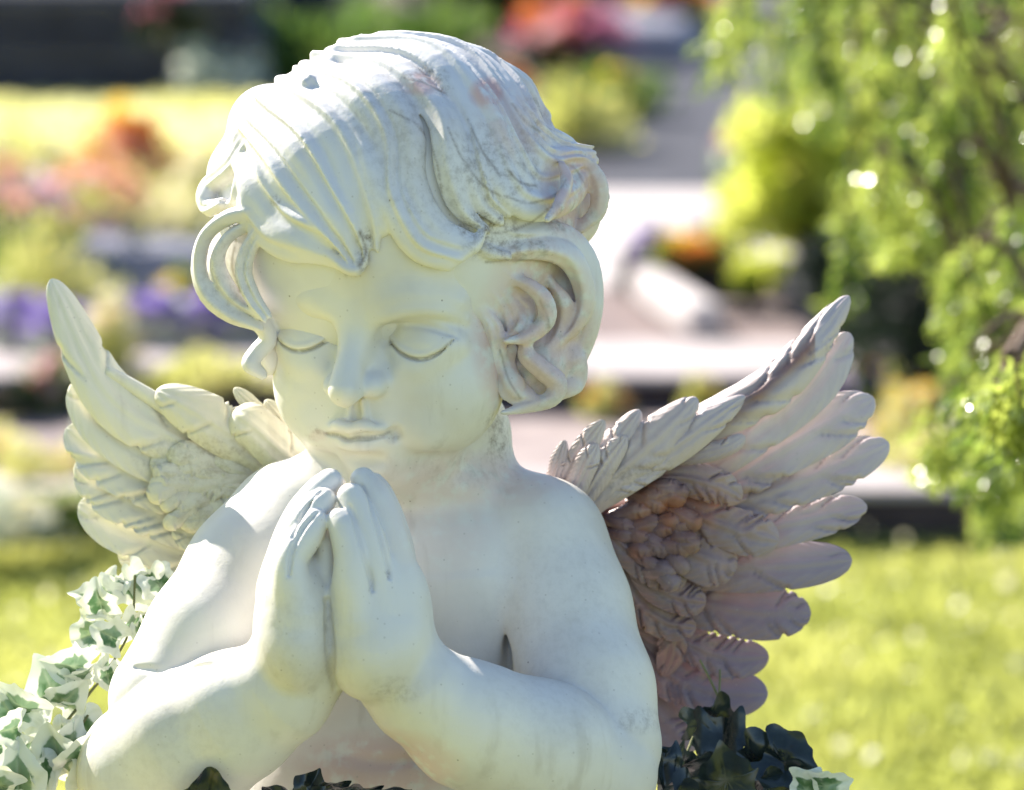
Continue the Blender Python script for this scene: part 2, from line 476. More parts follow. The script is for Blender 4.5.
def build_hair_sdf():
    S = Sculpt()
    S.add(Ell(P(399,222,18), (186,160,172)))
    S.add(Ell(P(508,272,52), (70,60,88)), 30)         # mass behind the right-hand curls
    S.add(Ell(P(286,250,75), (64,80,78)), 20)
    S.add(Ell(P(236,266,26), (30,24,50)), 8)
    L = lambda *a, **k: S.add(lock(*a, **k), 5.0)
    # back and crown locks first
    L([(330,50),(400,38),(470,55),(520,90),(545,118)], 26, 16, m=3, lift=2)
    L([(425,38),(480,58),(520,92),(550,130)], 24, 15, m=3, lift=0)
    L([(400,44),(455,62),(500,100),(530,135),(562,152)], 24, 15, m=3, lift=4)
    L([(500,95),(530,128),(560,150),(590,160)], 20, 14, m=3, lift=4)
    # fringe, left half: strands leave the ridge one below the other and run down to the right
    L([(250,190),(256,212),(276,236),(312,250),(346,266)], 19, 12, m=1, amp=3, lift=7, ph=0.2)
    L([(252,160),(264,190),(290,222),(325,244),(352,268)], 21, 13, m=2, lift=9, ph=0.5)
    L([(258,136),(284,168),(312,206),(338,238),(356,266)], 22, 14, m=2, lift=11, ph=0.1)
    L([(268,116),(304,148),(332,190),(352,226),(364,258)], 23, 15, m=2, lift=11, ph=0.7)
    L([(282,100),(326,130),(352,172),(366,214),(372,246)], 24, 15, m=2, lift=10, ph=0.4)
    L([(294,90),(342,112),(370,156),(382,200),(386,226)], 22, 14, m=2, lift=8, ph=0.9, taper=(0.6,1,1,0.7))
    # centre wave
    L([(304,82),(356,98),(386,142),(394,196),(414,238),(448,254,-4)], 20, 15, m=2, lift=13, ph=0.3, taper=(0.6,1,1,1,0.8), n=28)
    L([(312,74),(374,88),(408,132),(416,182),(436,226),(468,242,-6)], 21, 15, m=2, lift=11, ph=0.8, taper=(0.6,1,1,0.95,0.6), n=28)
    L([(320,66),(390,78),(434,122),(446,172),(460,212),(480,230)], 21, 14, m=2, lift=12, ph=0.0, taper=(0.6,1,1,0.9,0.55), n=28)
    L([(330,58),(404,70),(452,114),(468,162),(482,200),(500,216)], 19, 13, m=2, lift=9, ph=0.6, taper=(0.6,1,1,0.9,0.6), n=28)
    # right wave
    L([(342,52),(420,66),(466,112),(486,162),(512,202),(552,204),(574,178)], 19, 14, m=2, lift=13, ph=0.4, taper=(0.6,1,1,1.1,1,0.6), n=30)
    L([(360,46),(434,64),(478,106),(500,150),(526,186),(560,182),(582,162)], 19, 13, m=2, lift=11, ph=0.9, taper=(0.6,1,1,1,0.9,0.5), n=30)
    L([(382,41),(450,60),(494,100),(516,140),(540,166),(576,158)], 18, 13, m=2, lift=11, ph=0.2, taper=(0.6,1,1,0.9,0.5), n=28)
    L([(410,38),(468,62),(510,100),(530,134),(554,152),(584,152)], 16, 12, m=2, lift=9, ph=0.7, taper=(0.6,1,1,0.9,0.5), n=28)
    # rolled lips where the waves end
    L([(430,258,-6),(452,256,-8),(470,244,-10),(478,232,-6)], 8, 7, m=1, amp=1, lift=12, n=14, taper=(0.5,1,1,0.6))
    L([(524,212,-6),(550,208,-8),(568,192,-6),(574,176,0)], 8, 7, m=1, amp=1, lift=12, n=14, taper=(0.5,1,1,0.6))
    L([(330,254,-2),(346,266,-4),(358,268,-6),(366,256,-4)], 7, 7, m=1, amp=1, lift=10, n=12, taper=(0.6,1,1,0.5))
    # snail curl on the right
    S.add(Ell(P(577,205,20), (24,30,38)), 5)
    L([(556,160,-30),(580,160,-30),(597,182,-25),(596,210,-20),(580,228,-20)], 13, 10, m=2, lift=0, taper=(0.6,1,1,0.7))
    L([(560,165,-50),(566,182,-60),(560,204,-65),(548,218,-60)], 8, 7, m=2, amp=1.2, lift=0, taper=(0.6,1,1,0.5))
    # arching lock over the temple
    Fz = dict(free=1)
    L([(472,242,-112),(500,252,-108),(540,248,-92),(572,262,-70),(584,296,-55),(574,328,-52),(556,346,-58)], 15, 12, m=3, taper=(0.35,0.8,1,1.1,1.05,0.8,0.35), n=26, **Fz)
    L([(480,228,-104),(520,232,-96),(560,236,-70),(586,262,-46),(592,300,-34),(584,340,-30),(570,378,-30)], 17, 13, m=3, taper=(0.5,0.9,1,1,1,0.7), n=26, **Fz)
    L([(468,238,-118),(486,252,-122),(508,256,-118)], 8, 7, m=2, amp=1.2, n=10, taper=(0.5,1,0.6), **Fz)
    # shallow strands combed back over the temple
    L([(470,258,-110),(494,264,-102),(518,280,-86),(532,304,-70)], 13, 7, m=2, amp=3, n=18, taper=(0.5,1,1,0.8), **Fz)
    L([(474,282,-104),(492,290,-96),(506,310,-84),(512,336,-78)], 13, 7, m=2, amp=3, n=18, taper=(0.5,1,1,0.8), **Fz)
    L([(480,310,-98),(492,326,-92),(497,348,-86),(497,370,-84)], 12, 7, m=2, amp=3, n=18, taper=(0.5,1,1,0.6), **Fz)
    S.add(Ell(P(556,320,-18), (34,34,60)), 8)
    # inner curls: broad hollowed ribbons ending in small hooks
    L([(502,276,-94),(524,282,-98),(542,298,-96),(545,320,-92),(528,335,-96),(506,340,-104)], 11, 7, m=1, amp=2, taper=(0.4,0.8,1.0,1.1,0.9,0.3), n=24, curl=-0.25, **Fz)
    L([(512,296,-84),(522,310,-84),(520,328,-86),(508,338,-90)], 15, 8, m=2, amp=3, taper=(0.5,1,1,0.4), n=14, curl=-0.25, **Fz)
    L([(550,282,-60),(562,306,-56),(558,334,-56),(544,354,-62)], 15, 9, m=2, amp=4, taper=(0.6,1,1,0.6), n=16, curl=-0.2, **Fz)
    # hanging curls by the jaw
    L([(530,334,-88),(527,352,-90),(542,368,-86),(558,384,-76),(552,399,-76),(528,405,-80),(503,411,-86)], 11, 8, m=1, amp=2, taper=(0.5,1,1.1,1.2,1,0.8,0.3), n=28, curl=-0.2, **Fz)
    L([(510,346,-76),(506,366,-78),(514,388,-78),(532,396,-76)], 19, 11, m=2, amp=4, taper=(0.6,1,1,0.6), n=16, curl=-0.2, **Fz)
    L([(560,340,-42),(574,360,-36),(572,385,-36),(556,400,-46)], 15, 11, m=2, amp=3, taper=(0.6,1,1,0.6), n=16, **Fz)
    S.add(Ell(P(535,365,-34), (36,40,42)), 8)
    # outline on the left: locks rolled outwards
    S.add(Ell(P(272,128,40), (46,60,46)), 14)
    S.add(Ell(P(312,140,-15), (53,68,59)), 12)
    S.add(Ell(P(322,92,-6), (36,46,30)), 10)
    S.add(Ell(P(309,84,-34), (20,30,16)), 8)
    S.add(Ell(P(246,178,40), (38,60,44)), 14)
    L([(330,62,-20),(308,60,0),(300,68,0)], 11, 10, m=2, amp=1, lift=0, n=12, taper=(1,1,0.9))
    L([(310,82,-30),(286,80,5),(272,86,15),(270,98,10)], 13, 11, m=2, amp=2, lift=0, n=14, taper=(0.8,1,1,0.8))
    L([(278,104),(262,110,0),(248,122,15),(238,133,20),(240,144,10)], 14, 11, m=2, amp=2.4, lift=0, n=18, taper=(0.8,1,1,0.9,0.6))
    L([(270,120),(256,134),(243,152,0),(232,170,10)], 15, 11, m=2, amp=3, lift=4, n=16, taper=(0.8,1,1,0.8))
    L([(264,136),(248,152),(236,168,0),(216,186,8),(209,198,6),(213,209,-4),(224,203,-14)], 13, 11, m=2, amp=2.6, lift=4, n=26, taper=(0.7,1,1,1,1,0.9,0.5))
    L([(256,160),(248,180),(240,200,0),(224,210,0)], 16, 12, m=2, lift=2, n=16, taper=(0.8,1,1,0.5))
    # big C-shaped lock at the left temple
    G = dict(free=1, nrmls=(-0.25,-1,0.1))
    L([(258,212,-92),(230,215,-84),(206,234,-70),(199,265,-62),(207,294,-62),(230,315,-66),(257,328,-70)], 14, 9, m=2, amp=3.5, taper=(0.8,1.1,1.1,1,1,1,0.8), n=28, **G)
    L([(256,222,-84),(230,236,-78),(218,264,-70),(230,294,-70),(256,316,-74)], 15, 10, m=2, amp=5, taper=(0.8,1,1,1,0.7), n=22, **G)
    L([(268,224,-98),(250,246,-90),(242,272,-84),(250,298,-82),(264,318,-84)], 13, 9, m=2, amp=5, taper=(0.8,1,1,0.7), n=18, **G)
    L([(242,308,-56),(258,322,-54),(267,340,-46),(257,353,-46),(251,365,-50),(263,376,-46)], 11, 10, m=1, amp=1.5, taper=(0.6,1,1,1,1,0.6), n=24, **G)
    S.add(Ell(P(268,352,-16), (14,18,24)), 6)
    return S

def hair_mesh_data(vox):
    V, Q = build_hair_sdf().mesh(vox)
    V = relax(V, Q, np.full(len(V), 0.9), 2)
    x, y, z = V[:,0].copy(), V[:,1].copy(), V[:,2].copy()
    V[:,0] += 1.6*np.sin(z*0.045+y*0.03)
    V[:,2] += 1.6*np.sin(x*0.042+y*0.03+1)
    V[:,1] += 1.3*np.sin(x*0.055+z*0.05+2)
    return V, Q
# ================================================================ the angel: wings
WY = 72.0        # how far the wings stand behind the shoulders
def feather_mesh(path, hw, th=3.2, camber=0.11, roll=0.0, slits=9, seed=0, nt=100, nv=25, tip=0.3, quill=2.2, pointed=False, base=0.62):
    rng = random.Random(seed)
    q = catmull(np.array([P(*p) for p in path]), nt)+np.array([0, WY, 0])
    t = nrm(np.gradient(q, axis=0))
    nn = nrm(np.tile((0.0,-1.0,0.1), (nt,1)))
    nn = nrm(nn-(nn*t).sum(1, keepdims=True)*t); s = np.cross(t, nn)
    ca, sa = math.cos(roll), math.sin(roll)
    nn, s = nn*ca+s*sa, s*ca-nn*sa
    T = np.linspace(0, 1, nt)
    w = base+(1-base)*np.sin(np.clip(T/0.6, 0, 1)*math.pi/2)
    e = np.clip((T-(1-tip))/tip, 0, 1)
    w = w*np.sqrt(np.maximum(1-e**(1.7 if pointed else 2.2), 0.004))
    w = w*(1+0.05*np.sin(T*9+seed))
    ef = np.sqrt(np.maximum(1-e**2.5, 0.0))
    v = np.sin(np.linspace(-1, 1, nv)*math.pi/2)
    TT, VV = np.meshgrid(T, v, indexing='ij')
    cam = camber*hw*(1-VV**2)*w[:,None]
    h = th*(1-np.abs(VV)**3.5)*(0.6+0.4*np.minimum(1, w[:,None]))*ef[:,None]
    d = quill*np.exp(-(VV/0.13)**2)*(1-TT*0.7)-0.8*quill*np.exp(-((np.abs(VV)-0.26)/0.12)**2)
    notch = np.zeros_like(TT)
    for _ in range(slits):
        t0 = rng.uniform(0.25, 0.9); sd = rng.choice((-1, 1)); ln = rng.uniform(0.1, 0.2); v0 = rng.uniform(0.0, 0.35)
        a = np.abs(VV)
        line = t0+ln*(a-v0)
        g = np.exp(-((TT-line)/0.0095)**2)*(a > v0)*(np.sign(VV) == sd)*np.clip((a-v0)/0.25, 0, 1)
        d = d-4.2*g
        notch = notch+0.16*np.exp(-((TT-(t0+ln*(1-v0)))/0.012)**2)*(np.sign(VV) == sd)
        # the barbs on one side of a slit stand a little proud
        d = d+1.5*np.exp(-((TT-line-0.05)/0.035)**2)*(a > v0)*(np.sign(VV) == sd)
    d = d+1.1*np.sin(TT*70+VV*VV*14+seed*1.7)*np.abs(VV)*0.5
    d = d*ef[:,None]
    lat = VV*w[:,None]*(1-notch*np.abs(VV)**5)
    top = cam+h+d; bot = cam-h*0.8
    c = q[:,None,:]+s[:,None,:]*(lat*hw)[:,:,None]
    Tp = c+nn[:,None,:]*top[:,:,None]; Bt = c[:,1:-1][:, ::-1]+nn[:,None,:]*bot[:,1:-1][:, ::-1][:,:,None]
    ring = np.concatenate([Tp, Bt], axis=1); m = ring.shape[1]
    V = ring.reshape(-1, 3)
    i, j = np.meshgrid(np.arange(nt-1), np.arange(m), indexing='ij')
    a = i*m+j; b = i*m+(j+1) % m
    Q = np.stack([a, b, b+m, a+m], axis=-1).reshape(-1, 4)
    return mesh_np('feather', warp(V), Q[:, ::-1])

# (path of px,py,depth nodes from root to tip), half width, options
RIGHT = [
 # primaries, lowest first
 ([(622,640,92),(642,690,100),(668,728,108),(694,752,112)], 27, dict(roll=-0.25, tip=0.3)),
 ([(618,622,86),(660,668,92),(705,690,98),(768,694,104)], 24, {}),
 ([(630,612,80),(680,640,86),(724,657,92),(769,657,98)], 19, {}),
 ([(640,590,74),(700,604,78),(760,612,84),(811,613,90)], 25, dict(slits=10)),
 ([(645,572,68),(710,568,70),(780,566,76),(852,560,84)], 23, dict(slits=10)),
 ([(650,552,62),(720,538,62),(790,524,68),(867,506,78)], 20, dict(slits=9)),
 ([(650,530,56),(730,505,54),(810,478,60),(889,443,72)], 22, dict(slits=10)),
 ([(650,515,50),(720,485,46),(800,440,52),(874,398,66)], 25, dict(slits=10)),
 ([(640,500,44),(720,455,38),(800,395,44),(850,333,60)], 23, dict(slits=9)),
 ([(620,478,36),(690,432,26),(780,382,32),(849,296,54)], 20, dict(slits=9, tip=0.42, th=8, camber=0.35)),
 # secondaries
 ([(630,545,56),(660,590,62),(672,640,72),(664,676,84)], 15, dict(roll=-0.3)),
 ([(618,560,44),(636,600,52),(665,622,56),(696,628,60)], 17, {}),
 ([(630,555,40),(655,585,44),(680,598,46),(706,602,50)], 17, {}),
 ([(650,505,38),(690,515,34),(735,530,36),(779,541,42)], 22, dict(quill=2.4)),
 ([(640,530,34),(675,545,32),(705,558,36),(737,568,42)], 25, dict(quill=2.2)),
 ([(612,535,30),(635,555,30),(660,568,34),(686,582,38)], 20, dict(quill=2.2)),
 ([(640,480,32),(680,478,26),(715,486,26),(742,499,30)], 17, {}),
 ([(650,462,26),(690,456,18),(725,448,16),(745,436,20)], 9, dict(slits=2, quill=0.6)),
]
RIGHT_TOP = [
 ([(590,500,26),(640,470,14),(690,436,8),(745,396,12)], 17, dict(th=5, camber=0.3, slits=5, tip=0.45, pointed=True, base=0.85)),
 ([(585,500,24),(622,470,12),(660,436,6),(697,398,6)], 22, dict(th=5, camber=0.35, slits=6, tip=0.42, pointed=True, base=0.85)),
 ([(582,504,18),(610,490,12),(640,478,8),(668,466,8)], 10, dict(slits=2, quill=0.8, pointed=True, tip=0.5, base=0.9)),
 ([(572,492,20),(596,464,12),(618,440,8),(640,410,8)], 16, dict(th=5, camber=0.35, slits=5, tip=0.5, pointed=True, base=0.9)),
 ([(584,496,10),(598,474,2),(612,454,-2),(626,436,-4)], 13, dict(th=4, slits=3, tip=0.5, pointed=True, base=0.9)),
 ([(562,494,12),(574,470,4),(586,446,0),(604,420,-2)], 13, dict(th=4, slits=3, tip=0.5, pointed=True, base=0.9)),
 ([(570,498,0),(580,478,-6),(588,460,-10),(597,444,-10)], 12, dict(th=4, slits=2, tip=0.5, pointed=True, base=0.9)),
 ([(550,490,10),(556,472,6),(560,458,4),(565,440,4)], 9, dict(th=4, slits=1, tip=0.5, pointed=True, base=0.9)),
]
LEFT = [
 ([(262,585,70),(210,578,66),(165,560,64),(118,548,66)], 24, {}),
 ([(262,560,66),(200,556,58),(140,535,54),(79,503,58)], 25, dict(slits=9)),
 ([(262,540,58),(190,525,48),(130,498,42),(76,462,46)], 27, dict(slits=10)),
 ([(258,520,52),(180,495,40),(120,465,34),(66,428,40)], 26, dict(slits=10)),
 ([(250,490,46),(180,468,32),(115,430,26),(71,384,34)], 25, dict(slits=9)),
 ([(245,468,40),(175,440,24),(105,390,18),(51,279,30)], 24, dict(slits=4, tip=0.4, th=7)),
 ([(285,545,40),(245,540,34),(205,535,30),(172,528,32)], 19, {}),
 ([(270,520,34),(235,505,26),(195,498,22),(158,497,24)], 18, {}),
 ([(265,500,30),(230,480,20),(190,470,16),(150,462,18)], 18, {}),
 ([(300,545,26),(270,548,20),(240,545,18),(212,540,18)], 16, dict(quill=2.4)),
 ([(285,505,24),(250,490,16),(215,484,12),(188,488,14)], 18, dict(quill=2.4)),
]
LEFT_TOP = [
 ([(275,470,26),(240,440,10),(200,415,2),(156,391,4)], 25, dict(th=6, camber=0.35, slits=5, tip=0.36, pointed=True)),
 ([(315,480,14),(285,455,0),(258,430,-8),(233,412,-8)], 22, dict(th=7, camber=0.45, slits=2)),
 ([(290,440,20),(270,420,12),(252,405,8),(234,388,8)], 8, dict(th=5, slits=0, pointed=True)),
 ([(300,448,22),(288,430,16),(277,414,12),(265,400,12)], 8, dict(th=5, slits=0, pointed=True)),
]

def ruffle(side, n, seed):
    rng = random.Random(seed); out = []
    for i in range(n):
        if side > 0:
            r = math.sqrt(rng.random()); a = rng.uniform(-0.9, 0.75)
            x = 606+r*78*math.cos(a); y = 532+r*64*math.sin(a)*1.1
            d = math.radians(rng.uniform(-25, 35)+(y-520)*0.45)
            sx = 1
            Y = 30-0.1*(x-600)
        else:
            r = math.sqrt(rng.random()); a = rng.uniform(-1.0, 1.0)
            x = 262-r*100*math.cos(a); y = 488+r*50*math.sin(a)
            d = math.radians(rng.uniform(-25, 30)+(y-480)*0.3)
            sx = -1
            Y = 16-0.05*(262-x)
        L = rng.uniform(22, 40) if side > 0 else rng.uniform(36, 62); hw = rng.uniform(6.5, 11) if side > 0 else rng.uniform(8, 13)
        c, s = math.cos(d)*sx, math.sin(d)
        out.append(([(x-c*L*0.5, y-s*L*0.5, Y+8), (x, y, Y-2), (x+c*L*0.35, y+s*L*0.35+1, Y-3), (x+c*L*0.6, y+s*L*0.6+3, Y+2)],
                    hw, dict(nt=34, nv=13, slits=2, th=2.8, camber=0.55 if side > 0 else 0.25, quill=1.2, roll=rng.uniform(-0.25, 0.25), base=0.7)))
    out.sort(key=lambda f: -abs(f[0][0][0]-(606 if side > 0 else 262)))
    return out

def wing_core(side):
    S = Sculpt()
    if side > 0:
        S.add(Chain([P(530,530,-10), P(560,520,60), P(620,520,62), P(690,490,60), P(770,430,62)], [30,26,22,14,6], 20))
        S.add(Ell(P(650,560,80), (62,12,60)), 20)
        S.add(Ell(P(640,640,96), (32,10,50)), 16)
        S.add(Chain([P(575,500,34), P(620,478,24), P(700,425,22), P(770,384,26)], [16,13,10,6], 20), 10)
    else:
        S.add(Chain([P(345,525,-10), P(330,520,60), P(270,505,56), P(190,470,44), P(120,420,38)], [30,26,22,14,6], 20))
        S.add(Ell(P(215,520,62), (80,10,44)), 20)
        S.add(Chain([P(320,490,34), P(270,455,20), P(190,420,14), P(110,372,16)], [16,13,10,6], 20), 10)
    V, Q = S.mesh(3.0); V = V+np.array([0, WY, 0])
    return mesh_np('wing', warp(V), Q)

def build_wings(root, mat_r, mat_l):
    for side, mat in ((1, mat_r), (-1, mat_l)):
        w = link('wing', wing_core(side), mat, root)
        w['label'] = ('wing on the right of the photo, stained pinkish brown' if side > 0 else 'sunlit cream wing behind the folded left arm')
        L = (RIGHT+ruffle(1, 34, 4)+RIGHT_TOP) if side > 0 else (LEFT+ruffle(-1, 26, 9)+LEFT_TOP)
        for i, (path, hw, kw) in enumerate(L):
            kw = dict(kw); hw = hw*(1.14 if i < 10 else 1.05); kw.setdefault('seed', i+(100 if side > 0 else 300))
            kw.setdefault('roll', -0.16*side if i < 10 else 0.0)
            link('feather', feather_mesh(path, hw, **kw), mat, w)
# ================================================================ materials
def mat(name):
    m = bpy.data.materials.new(name); m.use_nodes = True
    nt = m.node_tree; nt.nodes.clear()
    out = nt.nodes.new('ShaderNodeOutputMaterial'); b = nt.nodes.new('ShaderNodeBsdfPrincipled')
    nt.links.new(b.outputs[0], out.inputs[0])
    return m, nt, b, out
def node(nt, t, **kw):
    n = nt.nodes.new(t)
    for k, v in kw.items():
        if k in n.inputs.keys(): n.inputs[k].default_value = v
        else: setattr(n, k, v)
    return n
def mixc(nt, f, a, b, mode='MIX'):
    n = nt.nodes.new('ShaderNodeMix'); n.data_type = 'RGBA'; n.blend_type = mode
    for s, v in ((0, f), (6, a), (7, b)):
        if isinstance(v, bpy.types.NodeSocket): nt.links.new(v, n.inputs[s])
        elif isinstance(v, (int, float)): n.inputs[s].default_value = v
        else: n.inputs[s].default_value = (*v, 1)
    return n.outputs[2]
def ramp(nt, src, p0, p1, v0=0.0, v1=1.0):
    n = nt.nodes.new('ShaderNodeMapRange'); n.interpolation_type = 'SMOOTHSTEP'
    nt.links.new(src, n.inputs[0])
    for i, v in enumerate((p0, p1, v0, v1)): n.inputs[i+1].default_value = v
    return n.outputs[0]
def mul(nt, a, b):
    n = nt.nodes.new('ShaderNodeMath'); n.operation = 'MULTIPLY'
    for s, v in ((0, a), (1, b)):
        if isinstance(v, bpy.types.NodeSocket): nt.links.new(v, n.inputs[s])
        else: n.inputs[s].default_value = v
    return n.outputs[0]
def noise(nt, scale, detail=3.0, co=None, rough=0.5):
    n = node(nt, 'ShaderNodeTexNoise', Scale=scale, Detail=detail, Roughness=rough)
    if co is None: co = nt.nodes.new('ShaderNodeTexCoord').outputs['Object']
    nt.links.new(co, n.inputs['Vector'])
    return n.outputs['Fac']
def attr(nt, name):
    n = nt.nodes.new('ShaderNodeAttribute'); n.attribute_name = name; return n

def resin(name, base, base2, grime=(0.16,0.12,0.09), stained=False):
    m, nt, b, out = mat(name)
    co = nt.nodes.new('ShaderNodeTexCoord').outputs['Object']
    col = mixc(nt, ramp(nt, noise(nt, 14, 4, co), 0.35, 0.7), base, base2)
    if stained:
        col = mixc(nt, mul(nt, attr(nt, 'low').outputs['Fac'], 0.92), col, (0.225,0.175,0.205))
        # worn terracotta wash: stronger towards the wing root, colour baked per vertex
        a = attr(nt, 'wash')
        st = mixc(nt, ramp(nt, noise(nt, 60, 4, co), 0.3, 0.7), (0.30,0.10,0.04), (0.14,0.06,0.04))
        st2 = mixc(nt, ramp(nt, noise(nt, 25, 3, co), 0.35, 0.65), st, (0.15,0.09,0.10))
        f = mul(nt, a.outputs['Fac'], ramp(nt, noise(nt, 90, 4, co), 0.2, 0.6, 0.75, 1.0))
        col = mixc(nt, f, col, st2)
    mp = nt.nodes.new('ShaderNodeMapping'); mp.inputs['Scale'].default_value = (70, 70, 7); nt.links.new(co, mp.inputs[0])
    streak = ramp(nt, noise(nt, 1.0, 4, mp.outputs[0], 0.6), 0.52, 0.72)
    patch = ramp(nt, noise(nt, 9, 3, co), 0.42, 0.6)
    col = mixc(nt, mul(nt, mul(nt, streak, patch), 0.30), col, (0.36,0.31,0.24))
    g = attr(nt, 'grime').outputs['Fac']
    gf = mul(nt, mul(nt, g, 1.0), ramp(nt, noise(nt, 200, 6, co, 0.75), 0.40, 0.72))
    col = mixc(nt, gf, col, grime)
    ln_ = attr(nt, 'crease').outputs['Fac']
    col = mixc(nt, mul(nt, ln_, ramp(nt, noise(nt, 250, 3, co), 0.25, 0.5, 0.1, 0.6)), col, grime)  # drawn lines: dirt in hair grooves, painted shade in lids and mouth
    pink = mul(nt, attr(nt, 'worn').outputs['Fac'], ramp(nt, noise(nt, 120, 3, co), 0.3, 0.55))
    col = mixc(nt, pink, col, (0.62,0.42,0.38))
    # sparse dark specks and faint hairline streaks
    v = node(nt, 'ShaderNodeTexVoronoi', Scale=120.0); nt.links.new(co, v.inputs['Vector'])
    big = ramp(nt, v.outputs['Distance'], 0.04, 0.075, 1, 0)
    keep = nt.nodes.new('ShaderNodeSeparateColor'); nt.links.new(v.outputs['Color'], keep.inputs[0])
    sp = mul(nt, big, ramp(nt, keep.outputs[0], 0.84, 0.88))
    col = mixc(nt, mul(nt, sp, 0.75), col, (0.22,0.18,0.15))
    v2 = node(nt, 'ShaderNodeTexVoronoi', Scale=300.0); nt.links.new(co, v2.inputs['Vector'])
    k2 = nt.nodes.new('ShaderNodeSeparateColor'); nt.links.new(v2.outputs['Color'], k2.inputs[0])
    sp2 = mul(nt, ramp(nt, v2.outputs['Distance'], 0.10, 0.2, 1, 0), ramp(nt, k2.outputs[0], 0.82, 0.9))
    col = mixc(nt, mul(nt, sp2, 0.4), col, (0.35,0.31,0.27))
    nt.links.new(col, b.inputs['Base Color'])
    rr = ramp(nt, noise(nt, 40, 3, co), 0.3, 0.7, 0.42, 0.58); nt.links.new(rr, b.inputs['Roughness'])
    b.inputs['Specular IOR Level'].default_value = 0.4
    bp = node(nt, 'ShaderNodeBump', Strength=0.35, Distance=0.0006)
    h = nt.nodes.new('ShaderNodeMath'); h.operation = 'ADD'
    nt.links.new(mul(nt, noise(nt, 220, 3, co), 0.6), h.inputs[0])
    nt.links.new(mul(nt, noise(nt, 45, 2, co), 1.6), h.inputs[1])
    hh = nt.nodes.new('ShaderNodeMath'); hh.operation = 'ADD'; nt.links.new(h.outputs[0], hh.inputs[0]); nt.links.new(mul(nt, noise(nt, 700, 3, co), 0.35), hh.inputs[1]); h = hh
    h2 = nt.nodes.new('ShaderNodeMath'); h2.operation = 'SUBTRACT'
    nt.links.new(h.outputs[0], h2.inputs[0]); nt.links.new(mul(nt, sp, 0.8), h2.inputs[1])
    nt.links.new(h2.outputs[0], bp.inputs['Height']); nt.links.new(bp.outputs[0], b.inputs['Normal'])
    return m

def leafy(name, c1, c2, trans=0.5, rough=0.45, scale=9, tcol=None, spec=0.5, rnd=True):
    """thin leaf: diffuse + translucent, colour varied by noise"""
    m, nt, b, out = mat(name)
    co = nt.nodes.new('ShaderNodeTexCoord').outputs['Object']
    f = ramp(nt, noise(nt, scale, 3, co), 0.35, 0.65)
    col = mixc(nt, f, c1, c2)
    nt.links.new(col, b.inputs['Base Color']); b.inputs['Roughness'].default_value = rough
    b.inputs['Specular IOR Level'].default_value = spec
    tr = nt.nodes.new('ShaderNodeBsdfTranslucent')
    tc = mixc(nt, f, *(tcol or (tuple(min(1, x*2.2) for x in c1), tuple(min(1, x*2.2) for x in c2))))
    nt.links.new(tc, tr.inputs['Color'])
    mx = nt.nodes.new('ShaderNodeMixShader'); mx.inputs[0].default_value = trans
    nt.links.new(b.outputs[0], mx.inputs[1]); nt.links.new(tr.outputs[0], mx.inputs[2]); nt.links.new(mx.outputs[0], out.inputs[0])
    return m

def solid(name, c1, c2, rough=0.8, scale=6, bump=0.3, dist=0.004, spec=0.3):
    m, nt, b, out = mat(name)
    co = nt.nodes.new('ShaderNodeTexCoord').outputs['Object']
    f = ramp(nt, noise(nt, scale, 6, co, 0.6), 0.35, 0.65)
    col = mixc(nt, f, c1, c2)
    f2 = ramp(nt, noise(nt, scale*9, 4, co, 0.6), 0.5, 0.75)
    col = mixc(nt, mul(nt, f2, 0.45), col, tuple(x*0.55 for x in c1))
    nt.links.new(col, b.inputs['Base Color']); b.inputs['Roughness'].default_value = rough
    b.inputs['Specular IOR Level'].default_value = spec
    bp = node(nt, 'ShaderNodeBump', Strength=bump, Distance=dist)
    nt.links.new(noise(nt, scale*14, 5, co), bp.inputs['Height']); nt.links.new(bp.outputs[0], b.inputs['Normal'])
    return m

M = {}
M['body'] = resin('statue resin', (0.72,0.69,0.64), (0.60,0.565,0.52))
M['hair'] = resin('statue resin hair', (0.71,0.69,0.67), (0.61,0.58,0.56))
M['wing_pink'] = resin('statue resin stained', (0.58,0.50,0.48), (0.48,0.39,0.38), stained=True)
M['wing_cream'] = resin('statue resin cream', (0.72,0.69,0.57), (0.66,0.62,0.49), grime=(0.30,0.25,0.12))
M['grass'] = leafy('grass blades', (0.22,0.235,0.055), (0.31,0.31,0.09), 0.55, 0.4, 3)
M['lawn'] = solid('lawn soil and thatch', (0.17,0.20,0.035), (0.26,0.27,0.06), 0.95, 5)
M['soil'] = solid('garden soil', (0.05,0.035,0.028), (0.10,0.07,0.055), 0.95, 8)
M['gravel'] = solid('pale gravel', (0.24,0.19,0.18), (0.33,0.27,0.25), 0.9, 10)
M['kerb_shaded'] = solid('shaded kerb stone', (0.035,0.024,0.026), (0.06,0.042,0.045), 0.8, 9)  # backlit riser faces: their shade put into a dark stone colour
M['brown_gravel'] = solid('brown gravel', (0.15,0.11,0.105), (0.22,0.17,0.16), 0.9, 12)
M['bounce_gold'] = solid('yellow bounce ground', (0.42,0.38,0.04), (0.52,0.47,0.07), 0.95, 9)  # colour of the unseen sheet added to bounce yellow light
M['stone'] = solid('weathered kerb stone', (0.36,0.31,0.30), (0.47,0.41,0.40), 0.85, 7)
M['paleslab'] = solid('pale paving slab', (0.42,0.37,0.36), (0.50,0.45,0.43), 0.8, 5)
M['darkgranite'] = solid('dark granite', (0.018,0.018,0.028), (0.035,0.035,0.05), 0.5, 12, 0.1)
M['greygranite'] = solid('blue grey granite', (0.16,0.165,0.21), (0.24,0.24,0.29), 0.55, 12, 0.15)
M['path_shaded'] = solid('shaded grey path', (0.030,0.030,0.042), (0.05,0.05,0.066), 0.85, 4)  # stretch of path in shade, the shade put into its dark grey
